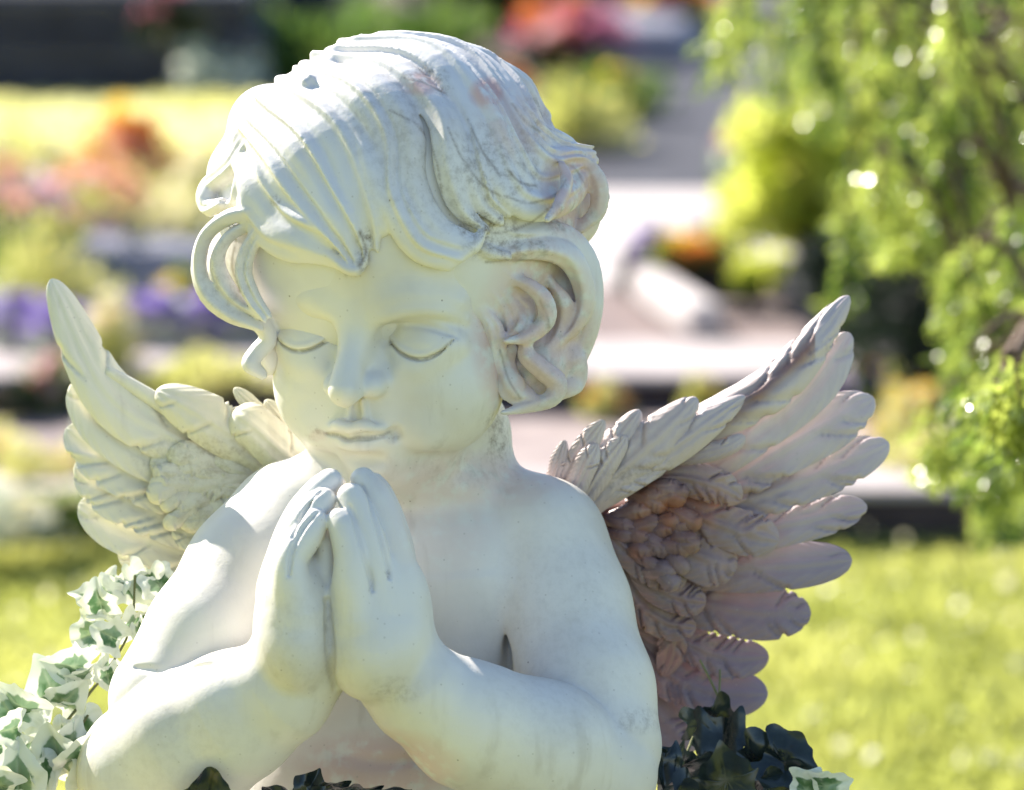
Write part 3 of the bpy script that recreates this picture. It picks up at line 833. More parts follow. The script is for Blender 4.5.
M['bark'] = solid('bark', (0.10,0.065,0.045), (0.17,0.12,0.085), 0.9, 20, 0.6, 0.01)
M['leaf_mid'] = leafy('mid green leaves', (0.06,0.11,0.02), (0.12,0.17,0.035), 0.45)
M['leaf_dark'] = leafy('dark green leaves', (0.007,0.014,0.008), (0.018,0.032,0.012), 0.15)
M['leaf_yellow'] = leafy('yellow green leaves', (0.36,0.36,0.12), (0.54,0.50,0.24), 0.5, tcol=((0.50,0.52,0.12),(0.72,0.68,0.26)))
M['leaf_gold'] = leafy('golden leaves', (0.46,0.52,0.05), (0.60,0.62,0.12), 0.6, tcol=((0.72,0.78,0.10),(0.85,0.86,0.24)))
M['lawn_pale'] = solid('dry pale lawn', (0.42,0.40,0.18), (0.52,0.48,0.26), 0.95, 4)
M['grass_pale'] = leafy('dry grass blades', (0.44,0.43,0.16), (0.56,0.52,0.26), 0.5, 0.5, 3)
M['leaf_grey'] = leafy('silver leaves', (0.30,0.34,0.26), (0.45,0.47,0.40), 0.4)
M['conifer'] = leafy('conifer sprays', (0.05,0.09,0.014), (0.33,0.37,0.07), 0.5, 0.2, 11, spec=0.8, tcol=((0.13,0.22,0.03),(0.60,0.68,0.15)))
for nm, c in dict(pink=(0.75,0.25,0.38), palepink=(0.80,0.50,0.52), orange=(0.85,0.30,0.06), peach=(0.85,0.48,0.30), yellow=(0.85,0.62,0.08),
                  cream=(0.85,0.78,0.52), purple=(0.26,0.16,0.55), lilac=(0.48,0.38,0.75), red=(0.60,0.05,0.05), white=(0.85,0.84,0.80)).items():
    M['petal_'+nm] = leafy('petals '+nm, c, tuple(min(0.92, x*1.12+0.02) for x in c), 0.4, 0.5, 30, tcol=(c, c))
M['centre'] = leafy('flower centres', (0.45,0.28,0.04), (0.55,0.36,0.06), 0.1)

def ivy_mat():
    m, nt, b, out = mat('variegated ivy')
    co = nt.nodes.new('ShaderNodeTexCoord').outputs['Object']
    e = attr(nt, 'edge').outputs['Fac']
    n = nt.nodes.new('ShaderNodeMath'); n.operation = 'ADD'
    nt.links.new(e, n.inputs[0]); nt.links.new(mul(nt, noise(nt, 130, 4, co), 0.42), n.inputs[1])
    f = ramp(nt, n.outputs[0], 0.72, 0.82)
    g = mixc(nt, ramp(nt, noise(nt, 90, 3, co), 0.4, 0.6), (0.06,0.14,0.05), (0.20,0.30,0.18))
    col = mixc(nt, f, g, (0.74,0.76,0.66))
    v = attr(nt, 'vein').outputs['Fac']
    col = mixc(nt, mul(nt, v, 0.55), col, (0.45,0.52,0.33))
    nt.links.new(col, b.inputs['Base Color']); b.inputs['Roughness'].default_value = 0.38
    bp = node(nt, 'ShaderNodeBump', Strength=0.4, Distance=0.0008)
    nt.links.new(noise(nt, 180, 3, co), bp.inputs['Height']); nt.links.new(bp.outputs[0], b.inputs['Normal'])
    tr = nt.nodes.new('ShaderNodeBsdfTranslucent'); nt.links.new(col, tr.inputs['Color'])
    mx = nt.nodes.new('ShaderNodeMixShader'); mx.inputs[0].default_value = 0.3
    nt.links.new(b.outputs[0], mx.inputs[1]); nt.links.new(tr.outputs[0], mx.inputs[2]); nt.links.new(mx.outputs[0], out.inputs[0])
    return m
M['ivy'] = ivy_mat()
M['ivy_shaded'] = leafy('dark ivy', (0.008,0.014,0.014), (0.022,0.032,0.03), 0.06, 0.22, 60)  # ivy under the statue, its shade put into near-black leaves
M['ivy_stem'] = solid('ivy stem', (0.12,0.13,0.05), (0.20,0.20,0.09), 0.8, 60)

def set_attr(me, name, vals):
    a = me.attributes.new(name, 'FLOAT', 'POINT'); a.data.foreach_set('value', np.ascontiguousarray(vals, dtype=F))

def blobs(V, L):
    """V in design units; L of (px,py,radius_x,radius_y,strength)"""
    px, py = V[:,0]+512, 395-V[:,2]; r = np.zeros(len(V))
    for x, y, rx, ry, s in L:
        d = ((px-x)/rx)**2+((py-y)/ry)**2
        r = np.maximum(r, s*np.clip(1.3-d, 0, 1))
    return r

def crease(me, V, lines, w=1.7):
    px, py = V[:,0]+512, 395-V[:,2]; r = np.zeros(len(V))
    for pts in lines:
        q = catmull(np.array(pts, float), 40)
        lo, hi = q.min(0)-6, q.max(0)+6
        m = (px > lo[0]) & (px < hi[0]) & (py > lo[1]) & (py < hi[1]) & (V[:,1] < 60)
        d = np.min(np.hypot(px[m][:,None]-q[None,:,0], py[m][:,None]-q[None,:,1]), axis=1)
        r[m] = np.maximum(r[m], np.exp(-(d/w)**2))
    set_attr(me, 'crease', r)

# ================================================================ assemble the angel
VOXB, VOXH = 1.5, 1.75
def get_body(): return body_mesh_data(VOXB)
def get_hair(): return hair_mesh_data(VOXH)
#CACHE
root = empty('angel_statue', label='weathered white stone cherub with folded praying hands, closed eyes and two wings', cat='statue')
root.rotation_euler = (-PITCH, 0, 0)
root.location = (0, D0*math.cos(PITCH), CAM_H-D0*math.sin(PITCH))
V, Q = get_body()
me = mesh_np('body', warp(V), Q)
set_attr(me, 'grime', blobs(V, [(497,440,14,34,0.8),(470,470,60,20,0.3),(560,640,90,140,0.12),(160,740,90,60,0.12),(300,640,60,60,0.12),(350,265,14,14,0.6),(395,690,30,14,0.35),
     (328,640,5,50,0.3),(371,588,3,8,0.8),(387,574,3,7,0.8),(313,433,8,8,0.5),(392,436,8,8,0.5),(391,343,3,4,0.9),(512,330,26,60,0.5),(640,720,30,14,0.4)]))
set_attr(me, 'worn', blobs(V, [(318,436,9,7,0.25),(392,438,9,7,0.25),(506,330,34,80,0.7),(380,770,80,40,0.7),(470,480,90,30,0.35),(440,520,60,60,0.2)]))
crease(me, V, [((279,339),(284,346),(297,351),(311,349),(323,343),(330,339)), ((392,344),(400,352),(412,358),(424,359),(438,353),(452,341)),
     ((318,431),(328,434),(338,435),(346,438.5),(351,439),(357,437.5),(368,438),(380,436),(389,432)),])  # lid slits and mouth line: shade of the grooves painted dark
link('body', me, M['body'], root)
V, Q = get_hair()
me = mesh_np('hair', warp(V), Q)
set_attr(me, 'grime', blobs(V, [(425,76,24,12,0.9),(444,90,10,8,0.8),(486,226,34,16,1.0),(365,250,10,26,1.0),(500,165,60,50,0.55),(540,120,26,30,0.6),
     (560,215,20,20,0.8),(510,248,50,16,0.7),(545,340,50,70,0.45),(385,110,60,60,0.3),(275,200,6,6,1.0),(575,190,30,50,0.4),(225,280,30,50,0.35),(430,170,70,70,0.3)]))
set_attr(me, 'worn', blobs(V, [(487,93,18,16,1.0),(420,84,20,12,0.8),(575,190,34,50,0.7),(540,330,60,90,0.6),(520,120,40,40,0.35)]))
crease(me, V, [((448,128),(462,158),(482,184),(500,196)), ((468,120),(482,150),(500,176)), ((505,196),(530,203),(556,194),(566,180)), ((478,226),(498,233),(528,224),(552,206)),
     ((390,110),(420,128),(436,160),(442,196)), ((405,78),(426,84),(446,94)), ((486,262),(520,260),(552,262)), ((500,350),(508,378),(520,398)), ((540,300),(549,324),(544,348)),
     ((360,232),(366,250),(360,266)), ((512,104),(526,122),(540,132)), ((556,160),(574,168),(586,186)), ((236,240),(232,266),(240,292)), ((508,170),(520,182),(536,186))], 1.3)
link('hair', me, M['hair'], root)

def wing_attrs(me, side, clean=False):
    n = len(me.vertices); co = np.empty(n*3, dtype=F); me.vertices.foreach_get('co', co); co = co.reshape(-1,3)/U
    s = 1+co[:,1:2]*U/D0; V = np.column_stack([co[:,0:1]/s, co[:,1:2], co[:,2:3]/s])
    if side > 0:
        px, py = V[:,0]+512, 395-V[:,2]
        d = np.sqrt(((px-650)/105)**2+((py-515)/80)**2)
        w = np.clip(1.45-d, 0, 1)*0.95
        w = np.maximum(w, 0.75*np.clip(1.3-np.sqrt(((px-670)/120)**2+((py-640)/110)**2), 0, 1)*0.7)
        # a brown band runs along under the leading blade
        u = (px-640)/(845-640); line = 470-u*100-u*u*60
        w = np.maximum(w, 0.9*np.exp(-((py-line)/15)**2)*((u > -0.1) & (u < 0.85)))
        top = np.exp(-((py-(line-32))/16)**2)*((u > -0.4) & (u < 1.1))
        w = w*(1-0.8*top)
        if clean: w = w*0.12; top = np.ones(len(w))
        set_attr(me, 'wash', w)
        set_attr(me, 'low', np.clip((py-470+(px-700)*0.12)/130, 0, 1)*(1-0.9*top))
        set_attr(me, 'grime', blobs(V, [(650,480,60,20,0.6),(655,600,60,60,0.5),(700,560,80,60,0.25)]))
    else:
        set_attr(me, 'grime', blobs(V, [(200,460,70,26,0.6),(220,520,60,40,0.5)]))

def build_wings_final():
    for side in (1, -1):
        m = M['wing_pink'] if side > 0 else M['wing_cream']
        me = wing_core(side); wing_attrs(me, side)
        w = link('wing', me, m, root)
        w['label'] = ('spread wing stained pinkish brown at its root' if side > 0 else 'pale cream wing behind the sunlit shoulder')
        L = (RIGHT+ruffle(1, 34, 4)+RIGHT_TOP) if side > 0 else (LEFT+ruffle(-1, 26, 9)+LEFT_TOP)
        for i, (path, hw, kw) in enumerate(L):
            kw = dict(kw); hw = hw*(1.14 if i < 10 else 1.05); kw.setdefault('seed', i+(100 if side > 0 else 300))
            kw.setdefault('roll', -0.16*side if i < 10 else 0.0)
            me = feather_mesh(path, hw, **kw); wing_attrs(me, side, i >= len(L)-len(RIGHT_TOP))
            link('feather', me, m, w)
build_wings_final()
# ================================================================ camera, sun and sky
cam = bpy.data.cameras.new('camera'); co_ = bpy.data.objects.new('camera', cam); COL.objects.link(co_); scene.camera = co_
co_.location = (0, 0, CAM_H); co_.rotation_euler = (math.pi/2-PITCH, 0, 0)
cam.sensor_width = 36; cam.lens = 36*D0/0.512; cam.clip_start = 0.05; cam.clip_end = 500
cam.dof.use_dof = True; cam.dof.focus_distance = 2.155; cam.dof.aperture_fstop = cam.lens/1000/0.0205; cam.dof.aperture_blades = 0
SUN = Vector((-0.56, 0.59, 0.585)).normalized()
sl = bpy.data.lights.new('sun', 'SUN'); sl.energy = 5.0; sl.angle = math.radians(0.53); sl.color = (1.0, 0.93, 0.82)
so = bpy.data.objects.new('sun', sl); COL.objects.link(so); so.rotation_euler = SUN.to_track_quat('Z', 'Y').to_euler(); so.location = SUN*20
w = bpy.data.worlds.new('World'); scene.world = w; w.use_nodes = True
wn = w.node_tree; sky = wn.nodes.new('ShaderNodeTexSky'); sky.sky_type = 'NISHITA'; sky.sun_disc = False
sky.sun_elevation = math.asin(SUN.z); sky.sun_rotation = math.atan2(SUN.x, SUN.y); sky.dust_density = 0.3; sky.ozone_density = 2.5; sky.air_density = 1.0
wn.links.new(sky.outputs[0], wn.nodes['Background'].inputs[0]); wn.nodes['Background'].inputs[1].default_value = 0.09
vs = scene.view_settings; vs.view_transform = 'Standard'; vs.look = 'None'; vs.gamma = 1.0; vs.use_curve_mapping = False
vs.exposure = 1.56
scene.cycles.use_denoising = True
scene.cycles.max_bounces = 8; scene.cycles.diffuse_bounces = 4; scene.cycles.transmission_bounces = 4; scene.cycles.sample_clamp_indirect = 6

def ray(px, py):
    f = Vector((0, math.cos(PITCH), -math.sin(PITCH))); u = Vector((0, math.sin(PITCH), math.cos(PITCH)))
    return f+Vector((1,0,0))*((px-512)/4400)+u*((395-py)/4400)
def at_z(px, py, z=0.0):
    d = ray(px, py); t = (z-CAM_H)/d.z; return Vector((0,0,CAM_H))+d*t
def at_y(px, py, y):
    d = ray(px, py); t = y/d.y; return Vector((0,0,CAM_H))+d*t
# ================================================================ garden builders
def quads_mesh(name, V, Q): return mesh_np(name, V, Q)

def leaves(pos, size, rng, up=0.5, aspect=0.5, dirs=None, fold=0.25):
    """one rhombic, slightly folded leaf at every position -> V, Q (two quads-as-kites)"""
    n = len(pos); size = np.broadcast_to(size, (n,))
    d = rng.normal(size=(n,3)) if dirs is None else dirs+rng.normal(size=(n,3))*0.45
    d[:,2] += up; d = nrm(d)
    r = nrm(np.cross(d, nrm(rng.normal(size=(n,3)))))
    nn = np.cross(d, r)
    L = size[:,None]; W = (size*aspect)[:,None]
    a = pos; m = pos+d*L*0.5+nn*L*0.06; tip = pos+d*L-nn*L*0.1
    l = pos+d*L*0.42-r*W*0.5+nn*L*fold*0.3; rr = pos+d*L*0.42+r*W*0.5+nn*L*fold*0.3
    V = np.stack([a, l, m, rr, tip], 1).reshape(-1,3)
    b = np.arange(n)*5
    Q = np.vstack([np.column_stack([b, b+2, b+1, b+1]), np.column_stack([b, b+3, b+2, b+2]), np.column_stack([b+1, b+2, b+4, b+4]), np.column_stack([b+2, b+3, b+4, b+4])])
    return V, Q
def tri_mesh(name, V, T):
    """T may hold quads with a doubled last index"""
    return mesh_np(name, V, np.asarray(T)[:, :3])

def join(parts):
    Vs = []; Qs = []; o = 0
    for V, Q in parts: Vs.append(V); Qs.append(np.asarray(Q)+o); o += len(V)
    return np.vstack(Vs), np.vstack(Qs)

def box_bm(bm, x0, x1, y0, y1, z0, z1, bev=0.008, jit=0.0, rng=None, rz=0.0):
    vs = [bm.verts.new(((x1 if i & 1 else x0), (y1 if i & 2 else y0), (z1 if i & 4 else z0))) for i in range(8)]
    if jit:
        for v in vs: v.co += Vector((rng.uniform(-jit, jit), rng.uniform(-jit, jit), rng.uniform(-jit, jit)*0.6))
    if rz:
        c = Vector(((x0+x1)/2, (y0+y1)/2, 0)); R_ = Matrix.Rotation(rz, 3, 'Z')
        for v in vs: v.co = R_@(v.co-c)+c
    fs = [bm.faces.new([vs[i] for i in f]) for f in ((0,2,3,1),(4,5,7,6),(0,1,5,4),(2,6,7,3),(0,4,6,2),(1,3,7,5))]
    if bev:
        es = list({e for f in fs for e in f.edges})
        bmesh.ops.bevel(bm, geom=es, offset=bev, segments=2, affect='EDGES', profile=0.6)
import bmesh
def from_bm(name, bm, m, parent=None, smooth=False):
    me = bpy.data.meshes.new(name); bmesh.ops.recalc_face_normals(bm, faces=bm.faces); bm.to_mesh(me); bm.free()
    return link(name, me, m, parent, smooth)

def sheet(name, pts, z, m, sub=0):
    bm = bmesh.new(); f = bm.faces.new([bm.verts.new((p[0], p[1], z)) for p in pts])
    return tag(from_bm(name, bm, m), kind='structure')

def tube(pts, rad, sides=7):
    p = np.asarray(pts, float); n = len(p); rad = np.broadcast_to(rad, (n,))
    t = nrm(np.gradient(p, axis=0)); ref = np.array([0.3,0.2,1.0]); s = nrm(np.cross(t, ref)); q = np.cross(t, s)
    a = np.linspace(0, 2*math.pi, sides, endpoint=False)
    V = (p[:,None,:]+rad[:,None,None]*(s[:,None,:]*np.cos(a)[None,:,None]+q[:,None,:]*np.sin(a)[None,:,None])).reshape(-1,3)
    i, j = np.meshgrid(np.arange(n-1), np.arange(sides), indexing='ij')
    A = i*sides+j; B = i*sides+(j+1) % sides
    return V, np.stack([A, B, B+sides, A+sides], -1).reshape(-1,4)

# blossoms: two shapes shared by all plants
def blossom_mesh(kind, petal, centre):
    bm = bmesh.new(); n = 9 if kind == 'daisy' else 6
    rows = 1 if kind == 'daisy' else 3
    for r in range(rows):
        R_ = 1.0-0.26*r; lift = 0.10+0.28*r
        for i in range(n):
            a = 2*math.pi*(i+0.5*r)/n; w = 2.7/n
            def pt(rr, da, z): return bm.verts.new((rr*math.cos(a+da), rr*math.sin(a+da), z))
            v = [pt(0.12, 0, 0.02), pt(R_*0.55, -w*0.62, lift*0.6), pt(R_*0.55, w*0.62, lift*0.6), pt(R_*0.92, -w*0.42, lift), pt(R_*0.92, w*0.42, lift), pt(R_, 0, lift*0.85), pt(R_*0.6, 0, lift*0.35)]
            bm.faces.new([v[0], v[1], v[6]]); bm.faces.new([v[0], v[6], v[2]])
            bm.faces.new([v[1], v[3], v[5], v[6]]); bm.faces.new([v[6], v[5], v[4], v[2]])
    nf = len(bm.faces)
    res = bmesh.ops.create_uvsphere(bm, u_segments=8, v_segments=5, radius=0.24)
    bmesh.ops.scale(bm, vec=(1,1,0.5), verts=res['verts']); bmesh.ops.translate(bm, vec=(0,0,0.12), verts=res['verts'])
    bm.faces.ensure_lookup_table()
    for f in bm.faces[nf:]: f.material_index = 1
    me = bpy.data.meshes.new('blossom'); bm.to_mesh(me); bm.free()
    me.materials.append(petal); me.materials.append(centre)
    me.polygons.foreach_set('use_smooth', np.ones(len(me.polygons), dtype=bool))
    return me
BL = {}
def blossom(kind, colour):
    k = (kind, colour)
    if k not in BL: BL[k] = blossom_mesh(kind, M['petal_'+colour], M['centre'])
    return BL[k]

def plant(label, loc, r, h, leafmat, nleaf, lsize, flowers=(), seed=0, name='flowering_plant', cat='plant', group=None, aspect=0.5, stems=7):
    """flowers: (colour, count, size, kind)"""
    rng = np.random.default_rng(seed)
    t = empty(name, loc, 0, label, cat, group)
    q = nrm(rng.normal(size=(nleaf,3))); q[:,2] = np.abs(q[:,2])
    lob = 1+0.28*np.sin(q[:,0]*5+seed)+0.22*np.sin(q[:,1]*7+seed*2)
    rad = (rng.random(nleaf)**0.45*lob)[:,None]
    p = q*rad*np.array([r, r, h]); p[:,2] += 0.01
    V, T = leaves(p, lsize*rng.uniform(0.6, 1.3, nleaf), rng, up=0.55, aspect=aspect, dirs=q*0.9)
    link('foliage', tri_mesh('foliage', V, T), leafmat, t)
    st = []
    for i in range(stems):
        a = rng.uniform(0, 6.28); e = np.array([math.cos(a)*r*0.6, math.sin(a)*r*0.6, h*0.7])
        st.append(tube([(0,0,-0.01), e*[0.35,0.35,0.6], e], [lsize*0.07, lsize*0.05, lsize*0.03], 5))
    link('stem', mesh_np('stem', *join(st)), M['leaf_mid'], t)
    for colour, cnt, size, kind in flowers:
        for i in range(int(cnt*1.6)):
            a = rng.uniform(0, 2*math.pi); s = math.sqrt(rng.random())*0.95
            x, y = math.cos(a)*s*r, math.sin(a)*s*r
            z = h*math.sqrt(max(0.05, 1-s*s*0.8))*rng.uniform(0.95, 1.3)
            o = bpy.data.objects.new('blossom', blossom(kind, colour)); COL.objects.link(o); o.parent = t
            o.location = (x, y, z); k = size*rng.uniform(0.85, 1.4); o.scale = (k, k, k)
            o.rotation_euler = (rng.uniform(-0.7, 0.9), rng.uniform(-0.6, 0.6), rng.uniform(0, 6))
    return t

# ================================================================ the setting
bm = bmesh.new()
g = 24
for s in (1,):
    vs = [bm.verts.new(p) for p in ((-60,-10,-0.012),(60,-10,-0.012),(60,150,-0.012),(-60,150,-0.012))]
    bm.faces.new(vs)
tag(from_bm('ground', bm, M['lawn']), kind='structure')
sheet('lawn', [(-4,1.2),(4,1.2),(4,5.93),(-4,5.93)], 0.0, M['lawn'])

def grass(x0, x1, y0, y1, n, hh, seed, z=0.0, ww=0.0035):
    rng = np.random.default_rng(seed)
    x = rng.uniform(x0, x1, n); y = rng.uniform(y0, y1, n)
    clump = 0.75+0.35*np.sin(x*9+np.sin(y*7)*2)*np.sin(y*11+1.3)
    h = hh*clump*rng.uniform(0.5, 1.25, n)
    a = rng.uniform(0, 2*math.pi, n); l = rng.normal(0, 0.35, (n,2))
    w_ = ww*rng.uniform(0.7, 1.4, n)
    dx, dy = np.cos(a)*w_, np.sin(a)*w_
    b = np.column_stack([x, y, np.full(n, z)])
    e = np.column_stack([dx, dy, np.zeros(n)])
    m1 = b+np.column_stack([l[:,0]*h*0.25, l[:,1]*h*0.25, h*0.55]); tp = b+np.column_stack([l[:,0]*h, l[:,1]*h, h*(1-0.35*np.abs(l).sum(1)).clip(0.3, 1)])
    V = np.stack([b-e, b+e, m1-e*0.8, m1+e*0.8, tp], 1).reshape(-1,3); k = np.arange(n)*5
    T = np.vstack([np.column_stack([k, k+1, k+3]), np.column_stack([k, k+3, k+2]), np.column_stack([k+2, k+3, k+4])])
    return mesh_np('grass', V, T)
tag(link('grass', grass(-1.5, 1.5, 4.0, 5.9, 70000, 0.03, 3), M['grass']), 'short sunlit yellow green turf around the statue', 'grass', kind='stuff')
# fallen pale petals and small daisies in the turf
rng = np.random.default_rng(5); n = 260
p = np.column_stack([rng.uniform(-1.0, 1.2, n), rng.uniform(4.2, 5.85, n), rng.uniform(0.03, 0.055, n)])
V, T = leaves(p, rng.uniform(0.012, 0.024, n), rng, up=0.1, aspect=0.8)
tag(link('fallen_petals', tri_mesh('fallen_petals', V, T), M['petal_cream']), 'pale fallen petals scattered over the sunlit turf', 'petals', kind='stuff')

rr = random.Random(7)
def kerb(y0, y1, z0, z1, x0, x1, step, m, name='kerb'):
    bm = bmesh.new(); x = x0
    while x < x1:
        w_ = step*rr.uniform(0.85, 1.15); box_bm(bm, x, x+w_-0.006, y0, y1, z0, z1, 0.01, 0.004, rr); x += w_
    return tag(from_bm(name, bm, m), kind='structure')
sheet('bounce_ground', [(-3.8,0.2),(-0.45,0.2),(-0.45,3.9),(-3.8,3.9)], 0.004, M['bounce_gold'])  # unseen yellow ground added to bounce warm light up onto the face
kerb(5.91, 6.02, -0.01, 0.064, -3.2, 3.2, 0.62, M['kerb_shaded'])
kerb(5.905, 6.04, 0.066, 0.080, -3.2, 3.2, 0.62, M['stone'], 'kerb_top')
sheet('gravel_bed', [(-4,6.02),(4,6.02),(4,6.75),(-4,6.75)], 0.036, M['gravel'])
kerb(6.74, 7.05, 0.0, 0.078, -3.4, 3.4, 0.85, M['kerb_shaded'], 'stone_step')
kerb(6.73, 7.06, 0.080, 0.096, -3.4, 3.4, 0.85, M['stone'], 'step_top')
sheet('raised_bed', [(-5,7.04),(0.06,7.04),(0.06,8.5),(-5,8.5)], 0.082, M['soil'])
sheet('paved_court', [(0.06,7.72),(5,7.72),(5,9.05),(0.06,9.05)], 0.084, M['paleslab'])
sheet('brown_court', [(0.06,7.04),(5,7.04),(5,7.72),(0.06,7.72)], 0.082, M['brown_gravel'])
kerb(7.64, 7.72, 0.06, 0.125, 0.20, 3.2, 0.5, M['kerb_shaded'], 'court_edge')
sheet('sunlit_lawn', [(-6,8.5),(0.06,8.5),(0.06,10.8),(-6,10.8)], 0.080, M['lawn_pale'])
tag(link('grass', grass(-1.9, 0.05, 8.55, 10.75, 26000, 0.045, 9, 0.08, 0.005), M['grass_pale']), 'bright lawn patch beyond the flower bed at upper left', 'grass', kind='stuff')
sheet('path', [(0.06,9.05),(0.72,9.05),(2.2,30),(0.9,30)], 0.083, M['path_shaded'])
sheet('flower_border', [(-6,10.8),(0.06,10.8),(0.8,30),(-6,30)], 0.079, M['soil'])
sheet('flower_border', [(0.72,9.05),(5,9.05),(6,30),(2.2,30)], 0.078, M['soil'])

# ---------------------------------------------------------------- things behind the statue
def slab(name, label, cat, c, w_, d_, h_, m, rz=0.0, cap=None, group=None, headstone=None):
    """grave plot: plinth, ledger and optional headstone"""
    t = empty(name, c, rz, label, cat, group)
    bm = bmesh.new(); box_bm(bm, -w_/2, w_/2, -d_/2, d_/2, -0.02, h_*0.62, 0.012); from_bm('plinth', bm, m, t)
    bm = bmesh.new(); box_bm(bm, -w_/2+0.04, w_/2-0.04, -d_/2+0.04, d_/2-0.04, h_*0.62+0.002, h_, 0.015); from_bm('ledger', bm, cap or m, t)
    if headstone:
        hw, hh = headstone
        bm = bmesh.new(); k = 14
        prof = [(-hw/2, 0), (hw/2, 0), (hw/2, hh*0.78)]+[(hw/2*math.cos(a), hh*0.78+hh*0.22*math.sin(a)) for a in np.linspace(0.15, math.pi-0.15, k)]+[(-hw/2, hh*0.78)]
        f = bm.faces.new([bm.verts.new((x, d_/2-0.14, h_+0.003+z)) for x, z in prof])
        ex = bmesh.ops.extrude_face_region(bm, geom=[f]); bmesh.ops.translate(bm, vec=(0, 0.1, 0), verts=[v for v in ex['geom'] if isinstance(v, bmesh.types.BMVert)])
        from_bm('headstone', bm, cap or m, t)
    return t
slab('grave', 'long dark granite grave at the far upper left', 'grave', (-1.28, 11.75, 0.08), 1.3, 1.7, 0.26, M['darkgranite'], 0.02, headstone=(0.9, 0.75))
slab('grave', 'small dark granite grave behind the green patch above the hair', 'grave', (-0.66, 12.9, 0.08), 0.42, 1.0, 0.24, M['darkgranite'], -0.05, headstone=(0.36, 0.6))
slab('grave', 'blue grey granite grave slab among the lavender at left', 'grave', (-0.63, 7.85, 0.08), 0.36, 0.55, 0.085, M['greygranite'], 0.05)
slab('grave', 'dark granite plot under the orange flower bowl beside the path', 'grave', (0.315, 7.72, 0.084), 0.24, 0.20, 0.03, M['darkgranite'], -0.04)
slab('grave', 'dark grave plot in shade between the golden shrub and the conifer', 'grave', (0.72, 7.45, 0.084), 0.5, 0.5, 0.10, M['darkgranite'], 0.1)
slab('grave', 'grey granite grave far up beside the path', 'grave', (0.34, 12.0, 0.08), 0.36, 0.7, 0.10, M['greygranite'], -0.12)
# pale pole lying on the slab
t = empty('stone_border', (0.275, 7.32, 0.118), 0, 'short white stone border piece lying askew on the pale paving', 'stone')
bm = bmesh.new(); box_bm(bm, -0.03, 0.03, -0.22, 0.22, -0.03, 0.03, 0.015); o = from_bm('block', bm, M['paleslab'], t); o.rotation_euler = (0.0, 0, 0.2)
# flower bowl
def bowl(c, r, h, m, label):
    t = empty('flower_bowl', c, 0, label, 'bowl')
    n = 26; a = np.linspace(0, 2*math.pi, n, endpoint=False)
    prof = [(0.55,0),(0.8,0.25),(0.95,0.7),(1.0,1.0),(0.9,1.0),(0.84,0.7)]
    V = np.array([(r*q*math.cos(x), r*q*math.sin(x), h*z) for q, z in prof for x in a])
    i, j = np.meshgrid(np.arange(len(prof)-1), np.arange(n), indexing='ij')
    A = i*n+j; B = i*n+(j+1) % n
    link('bowl_shell', mesh_np('bowl', V, np.stack([A,B,B+n,A+n],-1).reshape(-1,4)), m, t)
    bm = bmesh.new(); bmesh.ops.create_circle(bm, cap_ends=True, segments=20, radius=r*0.86); bmesh.ops.translate(bm, vec=(0,0,h*0.72), verts=bm.verts)
    from_bm('soil_fill', bm, M['soil'], t)
    return t
bowl((0.32, 7.70, 0.116), 0.075, 0.035, M['darkgranite'], 'dark round bowl of orange flowers beside the sunlit path')

PL = []
def at(label, px, py, z, r_px, h_px, leafmat, flowers=(), nleaf=None, lpx=12, **k):
    """plant whose foot stands where the photograph shows it; sizes are given as seen and turned into metres"""
    c = at_z(px, py, z); u = c.y/math.cos(0)/4400
    r, h, ls = r_px*u, h_px*u, lpx*u
    n = nleaf or int(260+r_px*9)
    f = [(c_, n_, s_*u, kd) for c_, n_, s_, kd in flowers]
    PL.append(1)
    return plant(label, (c.x, c.y, z), r, h, M[leafmat], n, ls, f, seed=len(PL)*7+3, **k)

# beyond the lawn, left: border along the first kerb
at('low yellow green plant with cream blooms left of the wing tip', 40, 505, 0.036, 48, 46, 'leaf_yellow', [('cream',7,9,'daisy'),('yellow',4,9,'daisy')])
at('low plant with peach blooms at the left edge beside the kerb', -20, 490, 0.036, 40, 60, 'leaf_yellow', [('peach',7,11,'pom')])
at('cream flowered cushion in front of the low kerb at left', 60, 535, 0.036, 38, 34, 'leaf_mid', [('cream',8,11,'pom'),('yellow',3,10,'daisy')])
at('pink flowered plant beside the left wing', 50, 415, 0.036, 24, 46, 'leaf_mid', [('palepink',5,13,'pom'),('red',3,8,'pom')])
at('small dark leaved plant by the stone step at left', 10, 420, 0.036, 30, 30, 'leaf_dark', [('palepink',3,10,'daisy')])
at('small pale yellow flowers below the left wing feathers', 110, 470, 0.036, 36, 34, 'leaf_yellow', [('cream',6,10,'daisy')])
at('big cream flowered cushion spilling over the kerb at the left edge', -5, 545, 0.036, 60, 40, 'leaf_grey', [('cream',16,13,'pom'),('white',6,12,'pom')])
at('loose cream flowered plant behind the kerb left of the wing', 100, 500, 0.036, 40, 60, 'leaf_grey', [('cream',12,12,'pom'),('peach',4,10,'pom')])
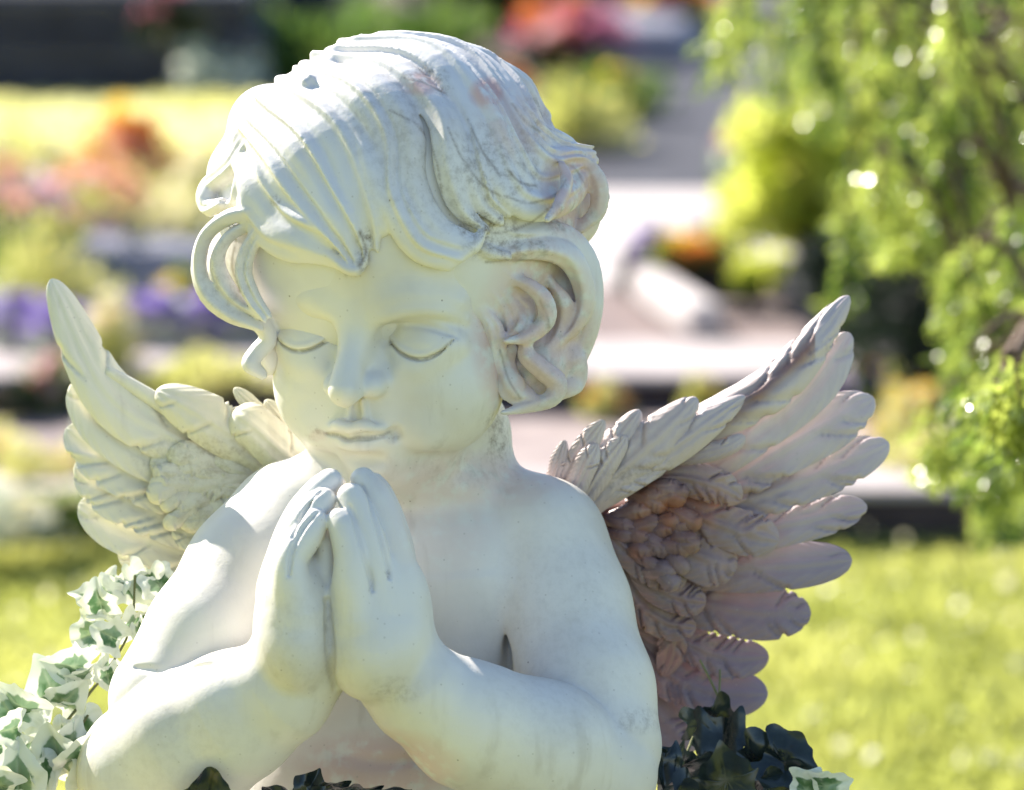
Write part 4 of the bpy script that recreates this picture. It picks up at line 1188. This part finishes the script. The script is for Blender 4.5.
# raised bed: lavender and marigolds
for i, (x, y) in enumerate(((15,352),(62,362),(150,352),(215,350),(258,345))):
    at(('lavender clump at the left edge of the raised bed','lavender clump just left of the wing tip','lavender clump under the round yellow flowers','lavender clump beside the left temple curl','lavender clump half hidden behind the head')[i],
       x, y, 0.081, 40, 48, 'leaf_grey', [('purple',24,9,'pom'),('lilac',22,9,'pom')], group='lavender clumps', lpx=9)
at('cream flowers just right of the left wing tip', 112, 378, 0.081, 30, 66, 'leaf_yellow', [('cream',7,14,'pom'),('peach',3,9,'daisy')])
at('round yellow flowers between the lavender and the head', 178, 325, 0.081, 22, 38, 'leaf_mid', [('yellow',5,12,'pom')])
at('olive coloured low mat plant before the step behind the left wing', 205, 392, 0.081, 70, 22, 'leaf_yellow', [])
at('fresh green plant behind the left wing tip', 40, 315, 0.081, 60, 70, 'leaf_yellow', [('yellow',4,9,'daisy')])
at('big mixed pink flower clump at the left edge', 20, 290, 0.081, 66, 100, 'leaf_mid', [('palepink',11,16,'pom'),('peach',6,14,'pom'),('lilac',4,12,'daisy')])
at('pink and peach flower clump in front of the bright lawn', 100, 268, 0.081, 60, 90, 'leaf_yellow', [('palepink',9,15,'pom'),('peach',7,15,'pom'),('orange',4,12,'daisy')])
at('tall orange marigold clump in front of the bright lawn', 128, 240, 0.081, 46, 104, 'leaf_yellow', [('orange',9,18,'pom'),('peach',6,17,'pom'),('yellow',5,16,'pom'),('pink',3,13,'pom')])
at('yellow green feathery plant beside the temple curl', 190, 278, 0.081, 44, 86, 'leaf_yellow', [('cream',10,14,'pom')])
at('cream blossomed plant left of the hair', 205, 225, 0.081, 40, 60, 'leaf_yellow', [('cream',12,15,'pom')])
at('dark leaved plant between the slab and the marigolds', 130, 292, 0.081, 22, 40, 'leaf_dark', [])
at('cream flowered edging plant at the far left', 20, 190, 0.081, 70, 40, 'leaf_yellow', [('cream',14,15,'daisy')])
# upper left, around the dark graves
at('pale rose bush on the dark grave at upper left', 168, 45, 0.34, 34, 44, 'leaf_dark', [('pink',3,14,'pom')], lpx=14)
at('silvery round shrub left of the hair top', 225, 78, 0.081, 26, 60, 'leaf_grey', [('cream',4,16,'pom')], lpx=14)
at('grey leaved plant beside the dark grave', 215, 98, 0.081, 44, 40, 'leaf_grey', [], lpx=13)
at('broad green plant behind the top of the hair', 300, 85, 0.081, 80, 62, 'leaf_mid', [], lpx=18)
at('green shrub behind the crown of the head', 420, 75, 0.081, 60, 60, 'leaf_mid', [], lpx=18)
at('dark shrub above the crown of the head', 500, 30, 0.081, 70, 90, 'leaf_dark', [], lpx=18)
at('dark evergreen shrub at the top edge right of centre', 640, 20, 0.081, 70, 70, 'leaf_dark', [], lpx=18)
at('pink and orange flower bush right of the hair top', 568, 75, 0.081, 52, 60, 'leaf_dark', [('pink',9,20,'pom'),('palepink',5,18,'pom'),('orange',4,18,'pom')], lpx=15)
at('yellow green bush at the top edge above the pink flowers', 545, 30, 0.081, 52, 50, 'leaf_yellow', [], lpx=15)
at('orange and yellow flower bush at the top edge by the path', 668, 45, 0.081, 44, 60, 'leaf_mid', [('orange',6,18,'pom'),('yellow',5,18,'pom'),('pink',3,16,'pom')], lpx=15)
at('olive shrub right of the flicked hair tip', 575, 150, 0.081, 48, 60, 'leaf_yellow', [], lpx=15)
at('olive green plant under the grey stone right of the hair', 620, 118, 0.081, 38, 38, 'leaf_mid', [('yellow',3,12,'pom')], lpx=14)
at('single coral bloom plant touching the hair outline', 514, 108, 0.081, 12, 26, 'leaf_dark', [('orange',3,16,'pom')], lpx=10)
# right-hand court
at('orange marigolds growing in the dark bowl', 692, 268, 0.145, 34, 22, 'leaf_mid', [('orange',9,15,'pom'),('yellow',8,15,'pom')])
at('purple flowered plant left of the marigold bowl', 650, 300, 0.081, 26, 56, 'leaf_dark', [('purple',9,11,'pom'),('lilac',4,10,'daisy')])
at('lilac daisies behind the marigold bowl', 722, 262, 0.081, 26, 40, 'leaf_dark', [('purple',7,13,'daisy')])
at('pink bloom plant at the edge of the golden shrub', 738, 190, 0.081, 18, 50, 'leaf_mid', [('pink',4,15,'pom')])
at('orange marigold tuft above the wing block', 605, 420, 0.036, 22, 24, 'leaf_yellow', [('orange',6,10,'pom')])
at('small yellow marigold tuft above the right wing', 700, 418, 0.036, 14, 28, 'leaf_yellow', [('yellow',4,9,'pom')])
at('yellow flowered plant right of the wing feathers', 905, 475, 0.036, 34, 74, 'leaf_yellow', [('yellow',8,13,'pom'),('cream',5,12,'daisy'),('orange',3,10,'daisy')])
at('purple and orange blooms behind the right wing tip', 872, 408, 0.081, 20, 34, 'leaf_mid', [('purple',5,10,'pom'),('orange',3,10,'pom')])
at('white flowered plant at the right edge of the kerb', 985, 500, 0.036, 52, 90, 'leaf_mid', [('white',12,12,'pom'),('cream',8,11,'daisy')])
at('cream flowered plant beneath the conifer sprays', 935, 500, 0.036, 32, 60, 'leaf_yellow', [('cream',7,12,'pom'),('palepink',3,10,'daisy')])
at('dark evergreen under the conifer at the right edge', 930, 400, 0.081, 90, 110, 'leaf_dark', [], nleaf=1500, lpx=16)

# golden shrub behind the conifer sprays
def bush(label, name, px, py, z, r_px, h_px, m, n, lpx, seed, lobes=9):
    c = at_z(px, py, z); u = c.y/4400; rng = np.random.default_rng(seed)
    t = empty(name, (c.x, c.y, z), 0, label, 'shrub')
    st = []; ps = []; ds = []
    for i in range(lobes):
        a = rng.uniform(0, 6.28); e = np.array([math.cos(a)*r_px*u*rng.uniform(0.2, 0.8), math.sin(a)*r_px*u*0.7*rng.uniform(0.2, 0.8), h_px*u*rng.uniform(0.35, 0.9)])
        st.append(tube([(0,0,0), e*[0.3,0.3,0.55], e], [0.012, 0.008, 0.004], 6))
        k = n//lobes; q = nrm(rng.normal(size=(k,3))); R_ = r_px*u*rng.uniform(0.22, 0.5)*(1.0 if lobes < 20 else 0.75)
        ps.append(e+q*(rng.random(k)**0.5)[:,None]*R_*np.array([1,1,0.8])); ds.append(q)
    V, T = leaves(np.vstack(ps), lpx*u*rng.uniform(0.6, 1.3, len(np.vstack(ps))), rng, up=0.2, dirs=np.vstack(ds))
    link('foliage', tri_mesh('foliage', V, T), M[m], t); link('stem', mesh_np('stem', *join(st)), M['bark'], t)
bush('golden leaved shrub glowing behind the conifer sprays', 'golden_shrub', 838, 292, 0.081, 118, 185, 'leaf_gold', 7600, 18, 21, 26)
bush('small golden shrub left of the big golden one', 'golden_shrub', 752, 312, 0.081, 26, 60, 'leaf_gold', 700, 13, 22, 5)
bush('silvery shrub between the path and the conifer', 'silver_shrub', 745, 235, 0.081, 34, 100, 'leaf_grey', 900, 14, 23, 6)
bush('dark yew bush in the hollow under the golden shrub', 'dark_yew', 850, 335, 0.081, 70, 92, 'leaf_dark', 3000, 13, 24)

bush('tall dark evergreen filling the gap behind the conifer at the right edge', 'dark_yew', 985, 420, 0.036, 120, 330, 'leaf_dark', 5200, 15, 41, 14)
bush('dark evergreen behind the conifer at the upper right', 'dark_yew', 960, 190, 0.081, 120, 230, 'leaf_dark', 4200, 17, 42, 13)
bush('pale silvery shrub washed out by the sun above the golden shrub', 'silver_shrub', 822, 215, 0.081, 44, 190, 'leaf_grey', 1800, 14, 43, 12)
# ---------------------------------------------------------------- weeping conifer at the right
def conifer():
    rng = np.random.default_rng(31)
    base = (1.05, 4.7, 0.0)
    t = empty('weeping_conifer', base, 0, 'weeping conifer whose drooping green sprays hang in at the upper right', 'tree')
    B = np.array(base)
    trunk = tube(catmull([(0,0,-0.02),(0.02,0.02,0.6),(-0.03,0.03,1.3),(0.0,0.0,2.1),(0.02,0,2.7)], 20), np.linspace(0.085, 0.02, 20), 12)
    link('trunk', mesh_np('trunk', *trunk), M['bark'], t)
    limbs = []; P_ = []; D_ = []
    # each spray: px,py of its top end, distance, drop in px, spread
    specs = []
    def add(x0, x1, y0, y1, n, d0, d1, drop=(50,120)):
        for _ in range(n): specs.append((rng.uniform(x0,x1), rng.uniform(y0,y1), rng.uniform(d0,d1), rng.uniform(*drop)))
    add(905,1080,-80,60,30,3.6,5.2); add(730,920,-80,20,34,3.8,5.4,(45,120)); add(880,1080,60,180,34,3.5,5.2)
    add(940,1090,180,300,30,3.3,4.8); add(850,960,60,130,9,3.7,5.0,(50,95)); add(850,930,150,215,8,3.6,4.6,(60,110))
    add(960,1090,300,380,22,3.0,4.2,(45,100)); add(930,1060,400,450,14,3.1,4.2,(50,90)); add(800,860,20,60,8,4.0,5.2,(40,80)); add(990,1040,350,385,6,2.6,2.8,(40,80))
    tops = [np.array(at_y(px, py, d)) for px, py, d, drop in specs]
    pts_b = []
    for k in rng.choice(len(tops), 16, replace=False):
        e = tops[k]+np.array([0,0,0.03]); rt = B+np.array([0.0, 0.0, min(2.6, max(0.9, e[2]+0.35))])
        c_ = catmull([rt-B, (rt*0.55+e*0.45)-B+np.array([0,0,0.10]), e-B], 16)
        limbs.append(tube(c_, np.linspace(0.022, 0.004, 16), 7)); pts_b.append(c_[4:]+B)
    pts_b = np.vstack(pts_b)
    for (px, py, d, drop), top in zip(specs, tops):
        u = d/4400
        near = pts_b[np.argmin(np.linalg.norm(pts_b-top, axis=1))]
        mid = (near+top)/2+np.array([0,0,0.03])
        limbs.append(tube(catmull([near-B, mid-B, top-B], 7), np.linspace(0.004, 0.0022, 7), 5))
        sway = rng.normal(0, 0.18, 2); L = drop*u
        n = 7; s = np.linspace(0, 1, n)
        pts = top+np.column_stack([(sway[0]*s**1.5)*L, (sway[1]*s)*L, -s*L])
        limbs.append(tube(pts-B, np.linspace(0.0025, 0.0008, n), 4))
        # side sprigs
        for k in range(int(10+drop/7)):
            f = rng.random(); b0 = top+np.array([(sway[0]*f**1.5)*L, sway[1]*f*L, -f*L])
            a = rng.uniform(0, 6.28); dr = nrm(np.array([math.cos(a), math.sin(a), -rng.uniform(0.5, 1.6)]))
            ln = rng.uniform(0.018, 0.042)*(1.15-f*0.5)
            m_ = 9; q = rng.random(m_)[:,None]
            P_.append(b0+dr*q*ln+rng.normal(0, 0.0022, (m_,3))); D_.append(np.tile(dr, (m_,1)))
    Pn = np.vstack(P_)-B; Dn = np.vstack(D_)
    V, T = leaves(Pn, rng.uniform(0.007, 0.016, len(Pn)), rng, up=-0.1, aspect=0.42, dirs=Dn)
    link('crown', tri_mesh('crown', V, T), M['conifer'], t); link('limbs', mesh_np('limbs', *join(limbs)), M['bark'], t)
conifer()


def fill_hedge():
    """unseen leaf wall added at the left to throw yellow light on the face"""
    rng = np.random.default_rng(77)
    t = empty('fill_hedge', (-1.45, 1.2, 0), 0, 'unseen golden hedge added left of the statue to give yellow fill light', 'hedge')
    n = 15000
    p = np.column_stack([rng.normal(0, 0.09, n), rng.uniform(-1.0, 0.75, n), rng.uniform(0.05, 1.75, n)])
    p[:,0] += 0.05*np.sin(p[:,1]*9)+0.05*np.sin(p[:,2]*7)
    V, T = leaves(p, rng.uniform(0.03, 0.06, n), rng, up=0.3)
    link('foliage', tri_mesh('foliage', V, T), M['leaf_gold'], t)
    st = [tube([(0, y, 0), (rng.normal(0,0.03), y+rng.normal(0,0.05), 0.8), (rng.normal(0,0.05), y+rng.normal(0,0.08), 1.6)], [0.014, 0.009, 0.004], 6) for y in np.linspace(-0.95, 0.7, 14)]
    link('stem', mesh_np('stem', *join(st)), M['bark'], t)
fill_hedge()  # added out of view only for its yellow side light
# ================================================================ ivy at the statue's foot
def ivy_leaf_mesh(size, seed, fold=0.35, curl=0.3):
    """five-lobed variegated ivy leaf; base at the origin, tip along +x, face up +z"""
    rng = random.Random(seed)
    out = [(0.0,0.0),(0.02,0.16),(-0.17,0.34),(-0.04,0.47),(0.18,0.48),(0.32,0.52),(0.48,0.55),(0.56,0.46),(0.68,0.37),(0.82,0.27),(0.96,0.13),(1.08,0.0)]
    out = [(x*rng.uniform(0.93,1.07), y*rng.uniform(0.9,1.1)) for x, y in out]; out[0] = (0.0,0.0)
    ring = out+[(x, -y*rng.uniform(0.9,1.1)) for x, y in out[1:-1][::-1]]
    q = catmull(np.array(ring+[ring[0]]), 61)[:-1]
    c = np.array([0.36, 0.0]); fr = [0.0, 0.25, 0.5, 0.68, 0.82, 0.92, 1.0]
    V = [c]; E = [0.0]; n = len(q)
    for f in fr[1:]:
        for p in q: V.append(c+(p-c)*f); E.append(f)
    V = np.array(V); E = np.array(E)
    x, y = V[:,0], V[:,1]
    ang = np.arctan2(y, x-0.0); vein = np.zeros(len(V))
    for a0 in (0.0, 0.72, -0.72, 1.5, -1.5): vein = np.maximum(vein, np.exp(-((ang-a0)/0.07)**2)*(1-E*0.6))
    z = fold*np.abs(y)-curl*(x-0.3)**2-0.25*y*y+0.03*np.sin(x*9+seed)+0.04*np.sin(y*11+seed*2)-0.02*vein
    W = np.column_stack([x, y, z])*size
    T = [(0, 1+i, 1+(i+1) % n) for i in range(n)]
    for k in range(len(fr)-2):
        a = 1+k*n; b = a+n
        for i in range(n):
            j = (i+1) % n; T += [(a+i, b+i, b+j), (a+i, b+j, a+j)]
    me = mesh_np('leaf', W, np.array(T)); set_attr(me, 'edge', E); set_attr(me, 'vein', vein)
    sol = None
    return me

def ivy(name, label, leaves_, stems, m, root_):
    t = empty(name, label=label, cat='ivy')
    A = np.array(P(leaves_[0][0], leaves_[0][1], leaves_[0][2]))
    Mw = root_.matrix_world if False else Matrix.Translation(root_.location)@Euler(root_.rotation_euler).to_matrix().to_4x4()
    o = Mw@Vector(warp([A])[0]); t.location = o
    def W(p): return np.array(Mw@Vector(warp([p])[0]))-np.array(o)
    parts = [tube(catmull([W(P(*q)) for q in s], 18), np.linspace(0.0009, 0.0006, 18), 6) for s in [[(x, y, Y+34) for x, y, Y in s_] for s_ in stems]]
    link('stem', mesh_np('stem', *join(parts)), M['ivy_stem'], t)
    for i, (px, py, Y, size, ang, tilt, yaw) in enumerate(leaves_):
        me = ivy_leaf_mesh(size*1.35*U, i*3+int(px), fold=0.25+0.25*((i*7) % 5)/5, curl=(0.2+0.3*((i*3) % 4)/4)*(0.2 if m.name == 'dark ivy' else 1.0))
        o_ = link('leaf', me, m, t)
        # tip direction in the picture plane, face turned to the viewer then tilted
        a = math.radians(ang); R_ = Matrix.Rotation(math.radians(yaw), 3, 'Z')@Matrix.Rotation(math.radians(tilt), 3, 'X')@Matrix(((math.cos(a), -math.sin(a), 0), (0, 0, -1), (math.sin(a), math.cos(a), 0)))
        o_.matrix_local = Matrix.Translation(Vector(W(P(px, py, Y))))@R_.to_4x4()
    return t
# px, py, depth, size, direction of tip, tilt, yaw
IVL = [(128,572,-10,34,-60,-20,20),(150,568,-20,36,-80,10,-20),(120,604,-20,32,160,-30,10),(146,612,-28,30,-110,20,30),(112,630,-30,34,200,-15,-30),
       (122,660,-35,30,-120,30,10),(96,668,-40,34,170,10,20),(80,690,-40,38,140,-35,-10),(60,706,-45,42,110,-10,25),(40,716,-48,40,150,20,-20),
       (82,716,-60,36,-70,0,10),(24,732,-52,38,120,-30,10),(10,748,-50,34,180,10,10),(50,740,-64,36,-90,15,-25),(92,740,-70,32,-60,-20,20),
       (34,764,-66,36,-100,0,0),(70,776,-84,44,100,20,-15),(98,790,-92,46,70,-10,20),(120,800,-96,40,50,15,0),(8,776,-60,32,-60,-10,20),(150,806,-98,40,80,0,10),
       (64,762,-80,34,60,10,10),(18,800,-74,44,90,0,0)]
_r = random.Random(12)
IVL = IVL+[(x+_r.uniform(-16,16), y+_r.uniform(-12,14), Y+_r.uniform(-16,4), s_*_r.uniform(0.6,0.95), a+_r.uniform(-70,70), _r.uniform(-45,45), _r.uniform(-50,50)) for x, y, Y, s_, a, b_, c_ in IVL for _ in range(1)]
IVL = [(x-(6 if x > 60 else 0), y, Y+(45 if x > 40 else 10), *r) for x, y, Y, *r in IVL]
ivy('ivy_plant', 'variegated green and white ivy climbing beside the left elbow', IVL,
    [((20,918,-60),(30,780,-55),(60,730,-45),(100,680,-30),(130,630,-20),(135,575,-5)), ((60,918,-80),(40,790,-60),(12,750,-50)), ((110,918,-90),(92,800,-85),(70,750,-60),(88,715,-50))], M['ivy'], root)
IVF = [(206,812,-165,34,84,12,8),(304,800,-120,24,60,-15,10),(322,786,-115,22,20,50,-10),(345,790,-118,26,5,55,0),(378,792,-110,24,5,50,10),(285,800,-110,20,140,30,0)]
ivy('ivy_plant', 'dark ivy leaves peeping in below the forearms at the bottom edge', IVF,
    [((196,918,-160),(198,825,-164),(196,812,-165)), ((330,918,-90),(320,810,-110),(300,800,-118)), ((360,918,-90),(350,815,-110),(320,790,-112))], M['ivy_shaded'], root)
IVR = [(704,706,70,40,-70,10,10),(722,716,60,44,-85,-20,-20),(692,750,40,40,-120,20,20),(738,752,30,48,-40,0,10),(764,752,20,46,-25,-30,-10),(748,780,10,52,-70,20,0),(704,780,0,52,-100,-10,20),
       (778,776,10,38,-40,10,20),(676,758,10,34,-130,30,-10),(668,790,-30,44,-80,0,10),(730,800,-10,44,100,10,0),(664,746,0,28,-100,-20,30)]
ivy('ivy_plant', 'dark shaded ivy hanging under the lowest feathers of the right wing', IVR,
    [((700,918,20),(715,780,30),(735,740,40),(715,690,70),(700,660,85)), ((760,918,10),(770,800,12),(750,760,20),(722,712,50),(720,670,80)), ((690,918,0),(680,790,0),(690,745,20),(705,715,60))], M['ivy_shaded'], root)
IVW = [(790,786,-20,36,-20,0,10),(812,786,-25,30,10,20,-20)]
ivy('ivy_plant', 'two pale sunlit ivy leaves at the bottom edge under the wing', IVW, [((780,918,-10),(785,810,-15),(795,788,-20))], M['ivy'], root)

# pedestal under the statue, below the frame
def pedestal():
    c = root.location; f = Vector((0, math.cos(PITCH), -math.sin(PITCH))); u = Vector((0, math.sin(PITCH), math.cos(PITCH)))
    base = c-u*0.258+f*0.03
    t = empty('stone_pedestal', (base.x-0.05, base.y, 0), 0, 'square weathered stone pedestal carrying the cherub', 'pedestal')
    z = base.z
    for nm, w_, z0, z1 in (('plinth', 0.22, -0.01, 0.14), ('shaft', 0.14, 0.142, z-0.07), ('top_slab', 0.20, z-0.068, z)):
        bm = bmesh.new(); box_bm(bm, -w_, w_, -w_*0.8, w_*0.8, z0, z1, 0.012); from_bm(nm, bm, M['stone'], t)
pedestal()
